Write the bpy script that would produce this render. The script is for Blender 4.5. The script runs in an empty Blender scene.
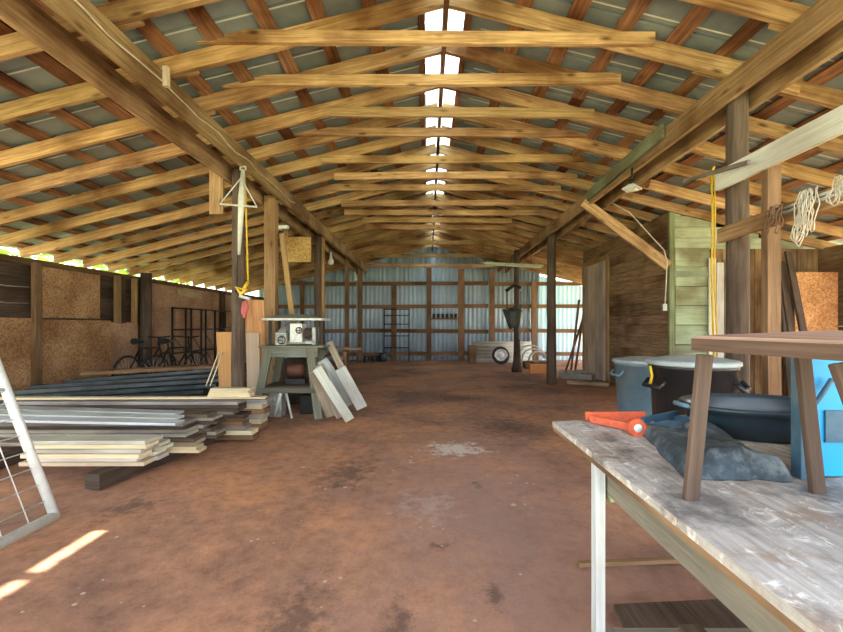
import bpy, bmesh, math, random
from mathutils import Vector, Matrix, noise
random.seed(7)
R = random.Random(11)
scene = bpy.context.scene
C = scene.collection
PI = math.pi
EYE = 1.22
F = 430.0
def P(px, py, Y):                    # point of the barn seen along a direction, at real distance Y
    return Vector(((px-428)/F*Y, Y, EYE-(py-325)/F*Y))
def G(px, py):                       # ground point
    Y = EYE*F/(py-325)
    return Vector(((px-428)/F*Y, Y, 0))

# ------------------------------------------------------------------ materials
def newmat(name):
    m = bpy.data.materials.new(name); m.use_nodes = True
    nt = m.node_tree; nt.nodes.clear()
    o = nt.nodes.new('ShaderNodeOutputMaterial'); b = nt.nodes.new('ShaderNodeBsdfPrincipled')
    nt.links.new(b.outputs[0], o.inputs[0])
    return m, nt, b
def N(nt, t, **kw):
    n = nt.nodes.new(t)
    for k, v in kw.items():
        if k in ('operation', 'blend_type', 'data_type', 'noise_dimensions', 'feature', 'wave_type', 'attribute_name'): setattr(n, k, v)
        else: n.inputs[k].default_value = v
    return n
def ramp(nt, stops, src):
    r = nt.nodes.new('ShaderNodeValToRGB'); e = r.color_ramp.elements
    while len(e) < len(stops): e.new(0.5)
    for i, (p, c) in enumerate(stops):
        e[i].position = p; e[i].color = (*c, 1)
    nt.links.new(src, r.inputs[0]); return r
def mixc(nt, fac, a, b, mode='MIX'):
    m = nt.nodes.new('ShaderNodeMix'); m.data_type = 'RGBA'; m.blend_type = mode
    for sock, v in ((m.inputs['Factor'], fac), (m.inputs['A'], a), (m.inputs['B'], b)): pass
    def put(i, v):
        s = m.inputs[i]
        if hasattr(v, 'is_output'): nt.links.new(v, s)
        elif isinstance(v, tuple): s.default_value = (*v, 1)
        else: s.default_value = v
    put(0, fac); put(6, a); put(7, b)
    return m.outputs[2]
def wood(name, c1, c2, knot=(0.10, 0.04, 0.015), rough=0.75, grain=26, knots=0.5, bump=0.25, stain=0.4):
    """sawn timber; grain runs along U (metres)"""
    m, nt, b = newmat(name); L = nt.links
    uv = nt.nodes.new('ShaderNodeUVMap'); 
    mp = N(nt, 'ShaderNodeMapping'); mp.inputs['Scale'].default_value = (1.3, grain, 1); L.new(uv.outputs[0], mp.inputs[0])
    n1 = N(nt, 'ShaderNodeTexNoise', Scale=1.6, Detail=5.0, Roughness=0.65, Distortion=0.5); L.new(mp.outputs[0], n1.inputs[0])
    r1 = ramp(nt, [(0.3, c1), (0.68, c2)], n1.outputs[0])
    mp2 = N(nt, 'ShaderNodeMapping'); mp2.inputs['Scale'].default_value = (2.4, 7, 1); L.new(uv.outputs[0], mp2.inputs[0])
    v = N(nt, 'ShaderNodeTexVoronoi', Scale=1.0); L.new(mp2.outputs[0], v.inputs[0])
    r2 = ramp(nt, [(0.05, (1, 1, 1)), (0.17, (0, 0, 0))], v.outputs[0])
    kf = N(nt, 'ShaderNodeMath', operation='MULTIPLY'); L.new(r2.outputs[0], kf.inputs[0]); kf.inputs[1].default_value = knots
    col = mixc(nt, kf.outputs[0], r1.outputs[0], knot)
    n3 = N(nt, 'ShaderNodeTexNoise', Scale=1.3, Detail=4.0); L.new(uv.outputs[0], n3.inputs[0])
    r3 = ramp(nt, [(0.42, (1, 1, 1)), (0.66, (1-stain, 1-stain*1.15, 1-stain*1.25))], n3.outputs[0])
    col = mixc(nt, 1.0, col, r3.outputs[0], 'MULTIPLY')
    at = nt.nodes.new('ShaderNodeAttribute'); at.attribute_name = 'tint'
    col = mixc(nt, 1.0, col, at.outputs[0], 'MULTIPLY')
    L.new(col, b.inputs['Base Color']); b.inputs['Roughness'].default_value = rough
    b.inputs['Specular IOR Level'].default_value = 0.25
    bp = N(nt, 'ShaderNodeBump', Strength=bump, Distance=0.006); L.new(n1.outputs[0], bp.inputs['Height']); L.new(bp.outputs[0], b.inputs['Normal'])
    return m
def plain(name, c, rough=0.5, metal=0.0, var=0.25, scale=9, dirt=None, dirtamt=0.5, bump=0.0):
    m, nt, b = newmat(name); L = nt.links
    tc = nt.nodes.new('ShaderNodeTexCoord')
    n = N(nt, 'ShaderNodeTexNoise', Scale=scale, Detail=6.0, Roughness=0.6); L.new(tc.outputs['Object'], n.inputs[0])
    lo = tuple(x*(1-var) for x in c); hi = tuple(min(1, x*(1+var)) for x in c)
    r = ramp(nt, [(0.3, lo), (0.7, hi)], n.outputs[0]); col = r.outputs[0]
    if dirt:
        n2 = N(nt, 'ShaderNodeTexNoise', Scale=scale*0.45, Detail=8.0, Roughness=0.7); L.new(tc.outputs['Object'], n2.inputs[0])
        r2 = ramp(nt, [(0.48, (0, 0, 0)), (0.66, (dirtamt,)*3)], n2.outputs[0])
        col = mixc(nt, r2.outputs[0], col, dirt)
    L.new(col, b.inputs['Base Color']); b.inputs['Roughness'].default_value = rough; b.inputs['Metallic'].default_value = metal
    if bump:
        bp = N(nt, 'ShaderNodeBump', Strength=bump, Distance=0.01); L.new(n.outputs[0], bp.inputs['Height']); L.new(bp.outputs[0], b.inputs['Normal'])
    return m
def osb(name, a, bb, c):
    m, nt, b = newmat(name); L = nt.links
    uv = nt.nodes.new('ShaderNodeUVMap')
    v = N(nt, 'ShaderNodeTexVoronoi', Scale=48.0, Randomness=1.0); L.new(uv.outputs[0], v.inputs[0])
    sp = nt.nodes.new('ShaderNodeSeparateColor'); L.new(v.outputs['Color'], sp.inputs[0])
    r = ramp(nt, [(0.0, a), (0.5, bb), (1.0, c)], sp.outputs[0])
    n = N(nt, 'ShaderNodeTexNoise', Scale=1.7, Detail=5.0); L.new(uv.outputs[0], n.inputs[0])
    r2 = ramp(nt, [(0.35, (0.62, 0.55, 0.5)), (0.62, (1, 1, 1))], n.outputs[0])
    col = mixc(nt, 1.0, r.outputs[0], r2.outputs[0], 'MULTIPLY')
    at = nt.nodes.new('ShaderNodeAttribute'); at.attribute_name = 'tint'
    col = mixc(nt, 1.0, col, at.outputs[0], 'MULTIPLY')
    L.new(col, b.inputs['Base Color']); b.inputs['Roughness'].default_value = 0.85; b.inputs['Specular IOR Level'].default_value = 0.2
    return m
M = {}
M['rafter'] = wood('rafter_pine', (0.28, 0.155, 0.07), (0.70, 0.475, 0.235), knots=0.85, stain=0.62)
M['girder'] = wood('girder_timber', (0.24, 0.15, 0.08), (0.58, 0.41, 0.23), knots=0.7, stain=0.55)
M['purlin'] = wood('purlin_board', (0.13, 0.065, 0.035), (0.42, 0.215, 0.11), knots=0.6, stain=0.75)
M['postwood'] = wood('post_pole', (0.06, 0.045, 0.035), (0.17, 0.125, 0.095), grain=18, knots=0.5, stain=0.35, bump=0.5)
M['sqpost'] = wood('square_post_pine', (0.30, 0.18, 0.08), (0.50, 0.34, 0.17), knots=0.6)
M['darkwood'] = wood('dark_weathered_wood', (0.055, 0.04, 0.03), (0.15, 0.11, 0.08), knots=0.3)
M['plank'] = wood('weathered_plank', (0.16, 0.10, 0.055), (0.44, 0.30, 0.18), knots=0.4, stain=0.55, grain=20)
M['girt'] = wood('wall_girt_wood', (0.17, 0.10, 0.055), (0.34, 0.21, 0.12), knots=0.4)
M['grey'] = wood('grey_weathered_board', (0.20, 0.19, 0.175), (0.42, 0.40, 0.37), knots=0.25, stain=0.4)
M['pale'] = wood('pale_painted_board', (0.50, 0.49, 0.42), (0.74, 0.73, 0.66), knots=0.15, stain=0.3)
M['white'] = wood('white_painted_board', (0.55, 0.57, 0.54), (0.80, 0.82, 0.78), knots=0.25, stain=0.3)
M['green'] = wood('faded_green_board', (0.22, 0.29, 0.18), (0.42, 0.48, 0.30), knots=0.3, stain=0.4)
M['greenp'] = wood('pale_green_painted_siding', (0.33, 0.42, 0.30), (0.52, 0.60, 0.43), knots=0.2, stain=0.55)
M['cream'] = wood('cream_door_board', (0.58, 0.48, 0.38), (0.78, 0.66, 0.54), knots=0.2, stain=0.3)
M['fresh'] = wood('fresh_pine_board', (0.60, 0.50, 0.32), (0.78, 0.68, 0.48), knots=0.3, stain=0.2)
M['orangeply'] = wood('orange_plywood', (0.42, 0.22, 0.08), (0.58, 0.33, 0.14), knots=0.15, stain=0.2)
M['standgreen'] = wood('grey_green_painted_timber', (0.13, 0.15, 0.125), (0.26, 0.28, 0.23), knots=0.2, stain=0.4)
M['stoolwood'] = wood('brown_grey_stool_wood', (0.085, 0.055, 0.042), (0.20, 0.145, 0.118), knots=0.3, stain=0.35)
M['bluegrey'] = wood('blue_grey_board', (0.38, 0.44, 0.46), (0.66, 0.74, 0.76), knots=0.1, stain=0.3)
M['osb'] = osb('chip_board', (0.37, 0.20, 0.09), (0.52, 0.32, 0.165), (0.64, 0.43, 0.25))
M['osbpink'] = osb('pinkish_chip_board', (0.46, 0.27, 0.17), (0.58, 0.37, 0.25), (0.68, 0.46, 0.32))
M['galv'] = plain('galvanised_tube', (0.72, 0.78, 0.78), 0.4, 0.25, 0.12, 14)
M['galvpaint'] = plain('pale_steel', (0.60, 0.64, 0.60), 0.5, 0.1, 0.15, 14)
M['black'] = plain('black_steel', (0.02, 0.02, 0.02), 0.55, 0.3, 0.3, 12)
M['darkmetal'] = plain('dark_blue_steel', (0.05, 0.065, 0.07), 0.35, 0.6, 0.4, 5)
M['cable'] = plain('pale_cable', (0.55, 0.50, 0.40), 0.6)
M['yellow'] = plain('yellow_strap', (0.75, 0.52, 0.03), 0.6)
M['rope'] = plain('pale_rope', (0.62, 0.60, 0.50), 0.9)
M['pink'] = plain('faded_red_cloth', (0.55, 0.14, 0.14), 0.9)
M['lampwhite'] = plain('white_lamp_housing', (0.75, 0.80, 0.76), 0.4, 0, 0.05)
M['tubegreen'] = plain('pale_green_tube', (0.48, 0.60, 0.40), 0.5, 0, 0.15)
M['binblue'] = plain('blue_grey_bin_plastic', (0.12, 0.22, 0.30), 0.55, 0, 0.2, 6, (0.25, 0.26, 0.26), 0.5)
M['binlid'] = plain('grey_bin_lid', (0.34, 0.42, 0.45), 0.5, 0, 0.2, 6, (0.36, 0.34, 0.30), 0.6)
M['blackplastic'] = plain('black_plastic', (0.018, 0.02, 0.026), 0.35, 0, 0.3, 8)
M['tubin'] = plain('black_tub_plastic', (0.018, 0.035, 0.05), 0.3, 0, 0.3, 8)
M['orange'] = plain('orange_enamel', (0.68, 0.12, 0.05), 0.45, 0, 0.25, 40, (0.30, 0.12, 0.08), 0.6)
M['tarp'] = plain('dusty_blue_grey_canvas', (0.04, 0.065, 0.088), 0.7, 0, 0.5, 30, (0.22, 0.26, 0.28), 0.7, 0.35)
M['bluep'] = plain('bright_blue_plastic', (0.005, 0.36, 0.80), 0.45, 0, 0.1, 6)
M['bluef'] = plain('grey_blue_steel', (0.06, 0.14, 0.22), 0.5, 0.2, 0.25, 16, (0.3, 0.33, 0.35), 0.4)
M['rubber'] = plain('tyre_rubber', (0.025, 0.025, 0.025), 0.8)
M['rim'] = plain('white_wheel_rim', (0.75, 0.78, 0.78), 0.4)
M['sawmetal'] = plain('grey_machine_casting', (0.42, 0.46, 0.44), 0.45, 0.3, 0.35, 18, (0.10, 0.07, 0.05), 0.7)
M['rustred'] = plain('rust_red_motor', (0.13, 0.05, 0.03), 0.6, 0.1, 0.3)
M['leaf'] = plain('tree_leaf', (0.34, 0.48, 0.07), 0.6, 0, 0.4, 3)
M['gear'] = plain('oily_dark_casting', (0.07, 0.075, 0.06), 0.5, 0.2, 0.4, 14)
M['bark'] = plain('tree_bark', (0.10, 0.07, 0.05), 0.9)
M['stone'] = plain('grey_block', (0.28, 0.27, 0.24), 0.9, 0, 0.2, 8, bump=0.3)

# corrugated back wall sheet
def m_corr(name, c, dark):
    m, nt, b = newmat(name); L = nt.links
    tc = nt.nodes.new('ShaderNodeTexCoord')
    mp = N(nt, 'ShaderNodeMapping'); mp.inputs['Scale'].default_value = (1, 1, 0.5); L.new(tc.outputs['Object'], mp.inputs[0])
    n = N(nt, 'ShaderNodeTexNoise', Scale=1.2, Detail=7.0, Roughness=0.65); L.new(mp.outputs[0], n.inputs[0])
    r = ramp(nt, [(0.35, dark), (0.62, c)], n.outputs[0]); L.new(r.outputs[0], b.inputs['Base Color'])
    b.inputs['Roughness'].default_value = 0.42; b.inputs['Metallic'].default_value = 0.15
    return m
M['corr'] = m_corr('corrugated_zinc', (0.66, 0.84, 1.0), (0.46, 0.60, 0.74))
M['roof'] = m_corr('roof_sheet_underside', (0.25, 0.31, 0.32), (0.13, 0.165, 0.175))
M['seam'] = plain('seam_glint_and_lens', (0.62, 0.66, 0.60), 0.5, 0.1, 0.2, 3)  # reflected light on sheet laps painted pale; also used on the lamp lens
# clear roof light
m, nt, b = newmat('clear_fibreglass'); tr = nt.nodes.new('ShaderNodeBsdfTransparent'); tl = nt.nodes.new('ShaderNodeBsdfTranslucent')
tl.inputs[0].default_value = (0.62, 0.70, 0.74, 1)
mx = nt.nodes.new('ShaderNodeMixShader'); mx.inputs[0].default_value = 1.0
nt.links.new(tr.outputs[0], mx.inputs[1]); nt.links.new(tl.outputs[0], mx.inputs[2])
nt.links.new(mx.outputs[0], [n for n in nt.nodes if n.type == 'OUTPUT_MATERIAL'][0].inputs[0]); M['clear'] = m

m, nt, b = newmat('pale_blue_fibreglass'); tl = nt.nodes.new('ShaderNodeBsdfTranslucent'); df = nt.nodes.new('ShaderNodeBsdfDiffuse')
tl.inputs[0].default_value = (0.50, 0.74, 0.86, 1); df.inputs[0].default_value = (0.62, 0.82, 0.92, 1)
mx = nt.nodes.new('ShaderNodeMixShader'); mx.inputs[0].default_value = 0.16
nt.links.new(df.outputs[0], mx.inputs[1]); nt.links.new(tl.outputs[0], mx.inputs[2])
nt.links.new(mx.outputs[0], [n for n in nt.nodes if n.type == 'OUTPUT_MATERIAL'][0].inputs[0]); M['clearwall'] = m
# dirt floor
m, nt, b = newmat('packed_red_dirt'); L = nt.links
tc = nt.nodes.new('ShaderNodeTexCoord'); gp = tc.outputs['Object']
n1 = N(nt, 'ShaderNodeTexNoise', Scale=0.75, Detail=5.0, Roughness=0.6, Distortion=0.3); L.new(gp, n1.inputs[0])
r1 = ramp(nt, [(0.34, (0.25, 0.14, 0.10)), (0.48, (0.40, 0.215, 0.135)), (0.62, (0.55, 0.275, 0.14))], n1.outputs[0])
n2 = N(nt, 'ShaderNodeTexNoise', Scale=8.5, Detail=10.0, Roughness=0.8); L.new(gp, n2.inputs[0])
r2 = ramp(nt, [(0.32, (0.60, 0.58, 0.58)), (0.5, (0.98, 0.98, 0.98)), (0.68, (1.28, 1.26, 1.24))], n2.outputs[0])
col = mixc(nt, 1.0, r1.outputs[0], r2.outputs[0], 'MULTIPLY')
sx = nt.nodes.new('ShaderNodeSeparateXYZ'); L.new(gp, sx.inputs[0])
def blob(cx, cy, rx, ry, edge=0.8, sc=4.0):
    a = nt.nodes.new('ShaderNodeVectorMath'); a.operation = 'SUBTRACT'; L.new(gp, a.inputs[0]); a.inputs[1].default_value = (cx, cy, 0)
    d = nt.nodes.new('ShaderNodeVectorMath'); d.operation = 'DIVIDE'; L.new(a.outputs[0], d.inputs[0]); d.inputs[1].default_value = (rx, ry, 1000)
    n = N(nt, 'ShaderNodeTexNoise', Scale=sc, Detail=10.0, Roughness=0.75); L.new(gp, n.inputs[0])
    ln = nt.nodes.new('ShaderNodeVectorMath'); ln.operation = 'LENGTH'; L.new(d.outputs[0], ln.inputs[0])
    ad = N(nt, 'ShaderNodeMath', operation='MULTIPLY_ADD'); L.new(n.outputs[0], ad.inputs[0]); ad.inputs[1].default_value = edge*2; L.new(ln.outputs['Value'], ad.inputs[2])
    hf = N(nt, 'ShaderNodeMath', operation='MULTIPLY'); L.new(ad.outputs[0], hf.inputs[0]); hf.inputs[1].default_value = 0.4
    return hf.outputs[0]
# greyish purple worn track in the middle
f = blob(0.35, 2.6, 0.95, 2.6, 0.9); rr = ramp(nt, [(0.34, (0.75,)*3), (0.84, (0, 0, 0))], f)
col = mixc(nt, rr.outputs[0], col, (0.35, 0.235, 0.21))
f = blob(0.28, 4.28, 0.62, 0.50, 1.3, 9.0); rr = ramp(nt, [(0.62, (0.9,)*3), (0.70, (0, 0, 0))], f)
col = mixc(nt, rr.outputs[0], col, (0.66, 0.60, 0.54))
f = blob(0.0, 2.9, 0.6, 0.9, 1.4, 10.0); rr = ramp(nt, [(0.55, (0.6,)*3), (0.68, (0, 0, 0))], f)
col = mixc(nt, rr.outputs[0], col, (0.48, 0.37, 0.33))
for bx_, by_, a_, b_ in ((0.06, 2.38, .14, .10), (-0.12, 1.78, .16, .28), (0.38, 3.3, .10, .14), (0.30, 1.95, .10, .25), (-.7, 3.6, .5, .8), (.6, 7.2, 1.2, .9), (-.55, 1.8, .3, .5), (.95, 5.2, .8, 1.2), (-2.0, 2.9, .3, .4)):
    f = blob(bx_, by_, a_, b_, 1.3, 12.0); rr = ramp(nt, [(0.55, (0.7,)*3), (0.74, (0, 0, 0))], f)
    col = mixc(nt, rr.outputs[0], col, (0.10, 0.065, 0.055))
v = N(nt, 'ShaderNodeTexVoronoi', Scale=11.0); L.new(gp, v.inputs[0])
nn = N(nt, 'ShaderNodeTexNoise', Scale=2.2, Detail=3.0); L.new(gp, nn.inputs[0])
ma = N(nt, 'ShaderNodeMath', operation='ADD'); L.new(v.outputs[0], ma.inputs[0]); L.new(nn.outputs[0], ma.inputs[1])
rr = ramp(nt, [(0.47, (0.8,)*3), (0.525, (0, 0, 0))], ma.outputs[0]); col = mixc(nt, rr.outputs[0], col, (0.60, 0.46, 0.38))
L.new(col, b.inputs['Base Color']); b.inputs['Roughness'].default_value = 0.9; b.inputs['Specular IOR Level'].default_value = 0.25
bp = N(nt, 'ShaderNodeBump', Strength=0.55, Distance=0.025); L.new(n2.outputs[0], bp.inputs['Height']); L.new(bp.outputs[0], b.inputs['Normal'])
M['dirt'] = m
M['grass'] = plain('rough_grass', (0.46, 0.45, 0.25), 0.9, 0, 0.4, 3)

# workbench top: bleached boards, paint marks
m, nt, b = newmat('worn_bench_top'); L = nt.links
uv = nt.nodes.new('ShaderNodeUVMap')
mp = N(nt, 'ShaderNodeMapping'); mp.inputs['Scale'].default_value = (2.5, 30, 1); L.new(uv.outputs[0], mp.inputs[0])
n = N(nt, 'ShaderNodeTexNoise', Scale=2.0, Detail=6.0, Roughness=0.7); L.new(mp.outputs[0], n.inputs[0])
r = ramp(nt, [(0.3, (0.28, 0.275, 0.27)), (0.7, (0.62, 0.62, 0.615))], n.outputs[0])
n2 = N(nt, 'ShaderNodeTexNoise', Scale=7.0, Detail=9.0, Roughness=0.75); L.new(uv.outputs[0], n2.inputs[0])
r2 = ramp(nt, [(0.50, (0, 0, 0)), (0.60, (0.7,)*3)], n2.outputs[0]); col = mixc(nt, r2.outputs[0], r.outputs[0], (0.30, 0.22, 0.16))
n3 = N(nt, 'ShaderNodeTexNoise', Scale=16.0, Detail=8.0, Roughness=0.75, Distortion=1.0); L.new(uv.outputs[0], n3.inputs[0])
r3 = ramp(nt, [(0.55, (0, 0, 0)), (0.63, (0.9,)*3)], n3.outputs[0]); col = mixc(nt, r3.outputs[0], col, (0.80, 0.82, 0.82))
n4 = N(nt, 'ShaderNodeTexNoise', Scale=4.0, Detail=8.0, Roughness=0.7); 
mp4 = N(nt, 'ShaderNodeMapping'); mp4.inputs['Location'].default_value = (7, 3, 0); L.new(uv.outputs[0], mp4.inputs[0]); L.new(mp4.outputs[0], n4.inputs[0])
r4 = ramp(nt, [(0.50, (0, 0, 0)), (0.62, (0.8,)*3)], n4.outputs[0]); col = mixc(nt, r4.outputs[0], col, (0.10, 0.10, 0.105))
at = nt.nodes.new('ShaderNodeAttribute'); at.attribute_name = 'tint'; col = mixc(nt, 1.0, col, at.outputs[0], 'MULTIPLY')
L.new(col, b.inputs['Base Color']); b.inputs['Roughness'].default_value = 0.6
bp = N(nt, 'ShaderNodeBump', Strength=0.3, Distance=0.004); L.new(n.outputs[0], bp.inputs['Height']); L.new(bp.outputs[0], b.inputs['Normal'])
M['bench'] = m

# ------------------------------------------------------------------ mesh builder
ORG = {}
class MB:
    def __init__(s):
        s.bm = bmesh.new(); s.uv = s.bm.loops.layers.uv.new('UVMap'); s.cl = s.bm.loops.layers.float_color.new('tint')
    def face(s, vs, uvs=None, tint=(1, 1, 1), smooth=False):
        try: f = s.bm.faces.new(vs)
        except ValueError: return None
        f.smooth = smooth
        for i, l in enumerate(f.loops):
            l[s.uv].uv = uvs[i] if uvs else (l.vert.co.x+l.vert.co.y*.37, l.vert.co.z+l.vert.co.y*.61)
            l[s.cl] = (*tint, 1)
        return f
    def beam(s, p0, p1, w, t, up=(0, 0, 1), segs=None, jit=0.0, tint=None, bow=0.0, cut0=0, cut1=0):
        """board from p0 to p1: w across 'up', t the other way"""
        p0 = Vector(p0); p1 = Vector(p1); d = p1-p0; Ln = d.length; a = d.normalized(); up = Vector(up)
        if abs(a.dot(up)) > .999: up = Vector((0, 1, 0)) if abs(a.y) < .9 else Vector((1, 0, 0))
        sd = a.cross(up).normalized(); u = sd.cross(a).normalized()
        if segs is None: segs = max(1, int(Ln/0.5)) if jit or bow else 1
        if tint is None: k = R.uniform(.72, 1.15); tint = (k*R.uniform(.95, 1.05), k, k*R.uniform(.88, 1.08))
        ou, ov = R.uniform(0, 40), R.uniform(0, 40)
        rings = []
        for i in range(segs+1):
            f_ = i/segs; c = p0+d*f_+u*(bow*math.sin(PI*f_))
            if jit: c = c+u*R.uniform(-jit, jit)+sd*R.uniform(-jit, jit)*.5
            ring = []
            for k, (x, y) in enumerate(((-1, -1), (1, -1), (1, 1), (-1, 1))):
                q = c+sd*(x*t/2)+u*(y*w/2)
                if i == 0 and y > 0: q += a*cut0
                if i == segs and y > 0: q += a*cut1
                ring.append(s.bm.verts.new(q))
            rings.append((f_*Ln, ring))
        vs_ = [0, t, t+w, 2*t+w, 2*t+2*w]
        for (l0, r0), (l1, r1) in zip(rings, rings[1:]):
            for k in range(4):
                j = (k+1) % 4
                s.face([r0[k], r0[j], r1[j], r1[k]], [(ou+l0, ov+vs_[k]), (ou+l0, ov+vs_[k+1]), (ou+l1, ov+vs_[k+1]), (ou+l1, ov+vs_[k])], tint)
        e = rings[0][1]; s.face([e[3], e[2], e[1], e[0]], [(ou+x*.05, ov+y) for x, y in ((0, 0), (t, 0), (t, w), (0, w))], tint)
        e = rings[-1][1]; s.face(e, [(ou+x*.05, ov+y) for x, y in ((0, 0), (t, 0), (t, w), (0, w))], tint)
        return s
    def box(s, x0, x1, y0, y1, z0, z1, tint=None, axis=None):
        dx, dy, dz = x1-x0, y1-y0, z1-z0
        if axis is None: axis = max(((dx, 0), (dy, 1), (dz, 2)))[1]
        c = Vector(((x0+x1)/2, (y0+y1)/2, (z0+z1)/2))
        if axis == 0: return s.beam((x0, c.y, c.z), (x1, c.y, c.z), dz, dy, tint=tint)
        if axis == 1: return s.beam((c.x, y0, c.z), (c.x, y1, c.z), dz, dx, tint=tint)
        return s.beam((c.x, c.y, z0), (c.x, c.y, z1), dy, dx, up=(0, 1, 0), tint=tint)
    def tube(s, pts, r, n=8, closed=False, tint=(1, 1, 1), caps=True):
        pts = [Vector(p) for p in pts]; rad = r if isinstance(r, (list, tuple)) else [r]*len(pts)
        m_ = len(pts); rings = []; prev = None; ln = 0; ou = R.uniform(0, 30)
        for i, p in enumerate(pts):
            if closed: tg = pts[(i+1) % m_]-pts[i-1]
            else: tg = pts[min(i+1, m_-1)]-pts[max(i-1, 0)]
            tg.normalize()
            if prev is None:
                up = Vector((0, 0, 1)) if abs(tg.z) < .9 else Vector((1, 0, 0)); sd = tg.cross(up).normalized()
            else: sd = (prev-tg*prev.dot(tg)).normalized()
            prev = sd; u = sd.cross(tg)
            if i: ln += (p-pts[i-1]).length
            rings.append((ln, [s.bm.verts.new(p+(sd*math.cos(2*PI*k/n)+u*math.sin(2*PI*k/n))*rad[i]) for k in range(n)]))
        rng = range(m_ if closed else m_-1)
        for i in rng:
            l0, a = rings[i]; l1, b_ = rings[(i+1) % m_]
            for k in range(n):
                j = (k+1) % n; c_ = 2*PI*max(rad[i], .001)/n
                s.face([a[k], b_[k], b_[j], a[j]], [(ou+l0, k*c_), (ou+l1, k*c_), (ou+l1, (k+1)*c_), (ou+l0, (k+1)*c_)], tint, True)
        if caps and not closed:
            s.face(rings[0][1]); s.face(rings[-1][1][::-1])
        return s
    def lathe(s, c, prof, n=24, axis='z', sx=1, sy=1, tint=(1, 1, 1), smooth=True, capb=True, capt=False):
        c = Vector(c); rings = []
        for r_, h in prof:
            ring = []
            for k in range(n):
                a = 2*PI*k/n; x, y = r_*math.cos(a)*sx, r_*math.sin(a)*sy
                v = (x, y, h) if axis == 'z' else ((h, x, y) if axis == 'x' else (x, h, y))
                ring.append(s.bm.verts.new(c+Vector(v)))
            rings.append(ring)
        for a, b_ in zip(rings, rings[1:]):
            for k in range(n):
                j = (k+1) % n; s.face([a[k], a[j], b_[j], b_[k]], None, tint, smooth)
        if capb: s.face(rings[0][::-1])
        if capt: s.face(rings[-1])
        return s
    def quadslab(s, pts, t, tint=(1, 1, 1), dirv=(0, 0, -1), uvscale=1):
        d = Vector(dirv)*t; a = [s.bm.verts.new(p) for p in pts]; b_ = [s.bm.verts.new(Vector(p)+d) for p in pts]; n = len(pts)
        s.face(a, [(p[1]*uvscale, p[0]) for p in pts], tint); s.face(b_[::-1], None, tint)
        for i in range(n):
            j = (i+1) % n; s.face([a[j], a[i], b_[i], b_[j]], [(pts[j][1], .0), (pts[i][1], 0), (pts[i][1], t), (pts[j][1], t)], tint)
        return s
    def build(s, name, mat, parent=None, bevel=0, at=None):
        bmesh.ops.recalc_face_normals(s.bm, faces=s.bm.faces)
        co = [v.co for v in s.bm.verts]
        if parent is None:
            if at is None:
                mn = [min(c[i] for c in co) for i in range(3)]; mxx = [max(c[i] for c in co) for i in range(3)]
                at = Vector(((mn[0]+mxx[0])/2, (mn[1]+mxx[1])/2, mn[2]))
            org = Vector(at)
        else: org = ORG[parent.name]
        for v in s.bm.verts: v.co -= org
        me = bpy.data.meshes.new(name); s.bm.to_mesh(me); s.bm.free()
        me.materials.append(M[mat] if isinstance(mat, str) else mat)
        o = bpy.data.objects.new(name, me); C.objects.link(o)
        if parent is None: o.location = org
        else: o.parent = parent
        ORG[o.name] = org
        if bevel:
            bv = o.modifiers.new('bevel', 'BEVEL'); bv.width = bevel; bv.segments = 2; bv.limit_method = 'ANGLE'
        return o
def thing(name, label, cat, loc=(0, 0, 0), group=None):
    o = bpy.data.objects.new(name, None); C.objects.link(o); o.location = loc; o.empty_display_size = .1
    ORG[o.name] = Vector(loc); o['label'] = label; o['category'] = cat
    if group: o['group'] = group
    return o
def tag(o, label, cat, group=None):
    o['label'] = label; o['category'] = cat
    if group: o['group'] = group
    return o
def struct(o): o['kind'] = 'structure'; return o
ORD = ['nearest', 'second', 'third', 'fourth', 'fifth', 'sixth', 'seventh', 'eighth', 'ninth', 'tenth', 'eleventh', 'twelfth', 'thirteenth',
       'fourteenth', 'fifteenth', 'sixteenth', 'seventeenth', 'eighteenth', 'nineteenth', 'twentieth', 'twenty-first', 'twenty-second', 'twenty-third', 'twenty-fourth', 'twenty-fifth']

# ------------------------------------------------------------------ dimensions
CX = 0.15; BACK = 15.05; LW = -5.75; RW = 6.05; SLOPE = 0.25
Y0 = 3.545; SP = 0.603
RB = EYE+2.63                                    # underside of the rafters at the ridge
def rz(x): return RB-SLOPE*abs(x-CX)             # underside of rafters
RH = 0.14

# ------------------------------------------------------------------ ground
bm = MB(); xs = [-7+i*.14 for i in range(101)]; ys = [-1.2+i*.14 for i in range(126)]
def gz(x, y):
    z = (noise.noise(Vector((x*.8, y*.8, 0)))*.018+noise.noise(Vector((x*2.6, y*2.6, 3)))*.009)
    return z-.012
vs = [[bm.bm.verts.new((x, y, gz(x, y))) for x in xs] for y in ys]
for j in range(len(ys)-1):
    for i in range(len(xs)-1):
        bm.face([vs[j][i], vs[j][i+1], vs[j+1][i+1], vs[j+1][i]], smooth=True)
struct(bm.build('floor', 'dirt', at=(0, 0, 0)))
bm = MB(); bm.face([bm.bm.verts.new(p) for p in ((-60, -40, -.06), (60, -40, -.06), (60, 70, -.06), (-60, 70, -.06))])
struct(bm.build('floor_outside', 'grass', at=(0, 0, -.06)))

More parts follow.
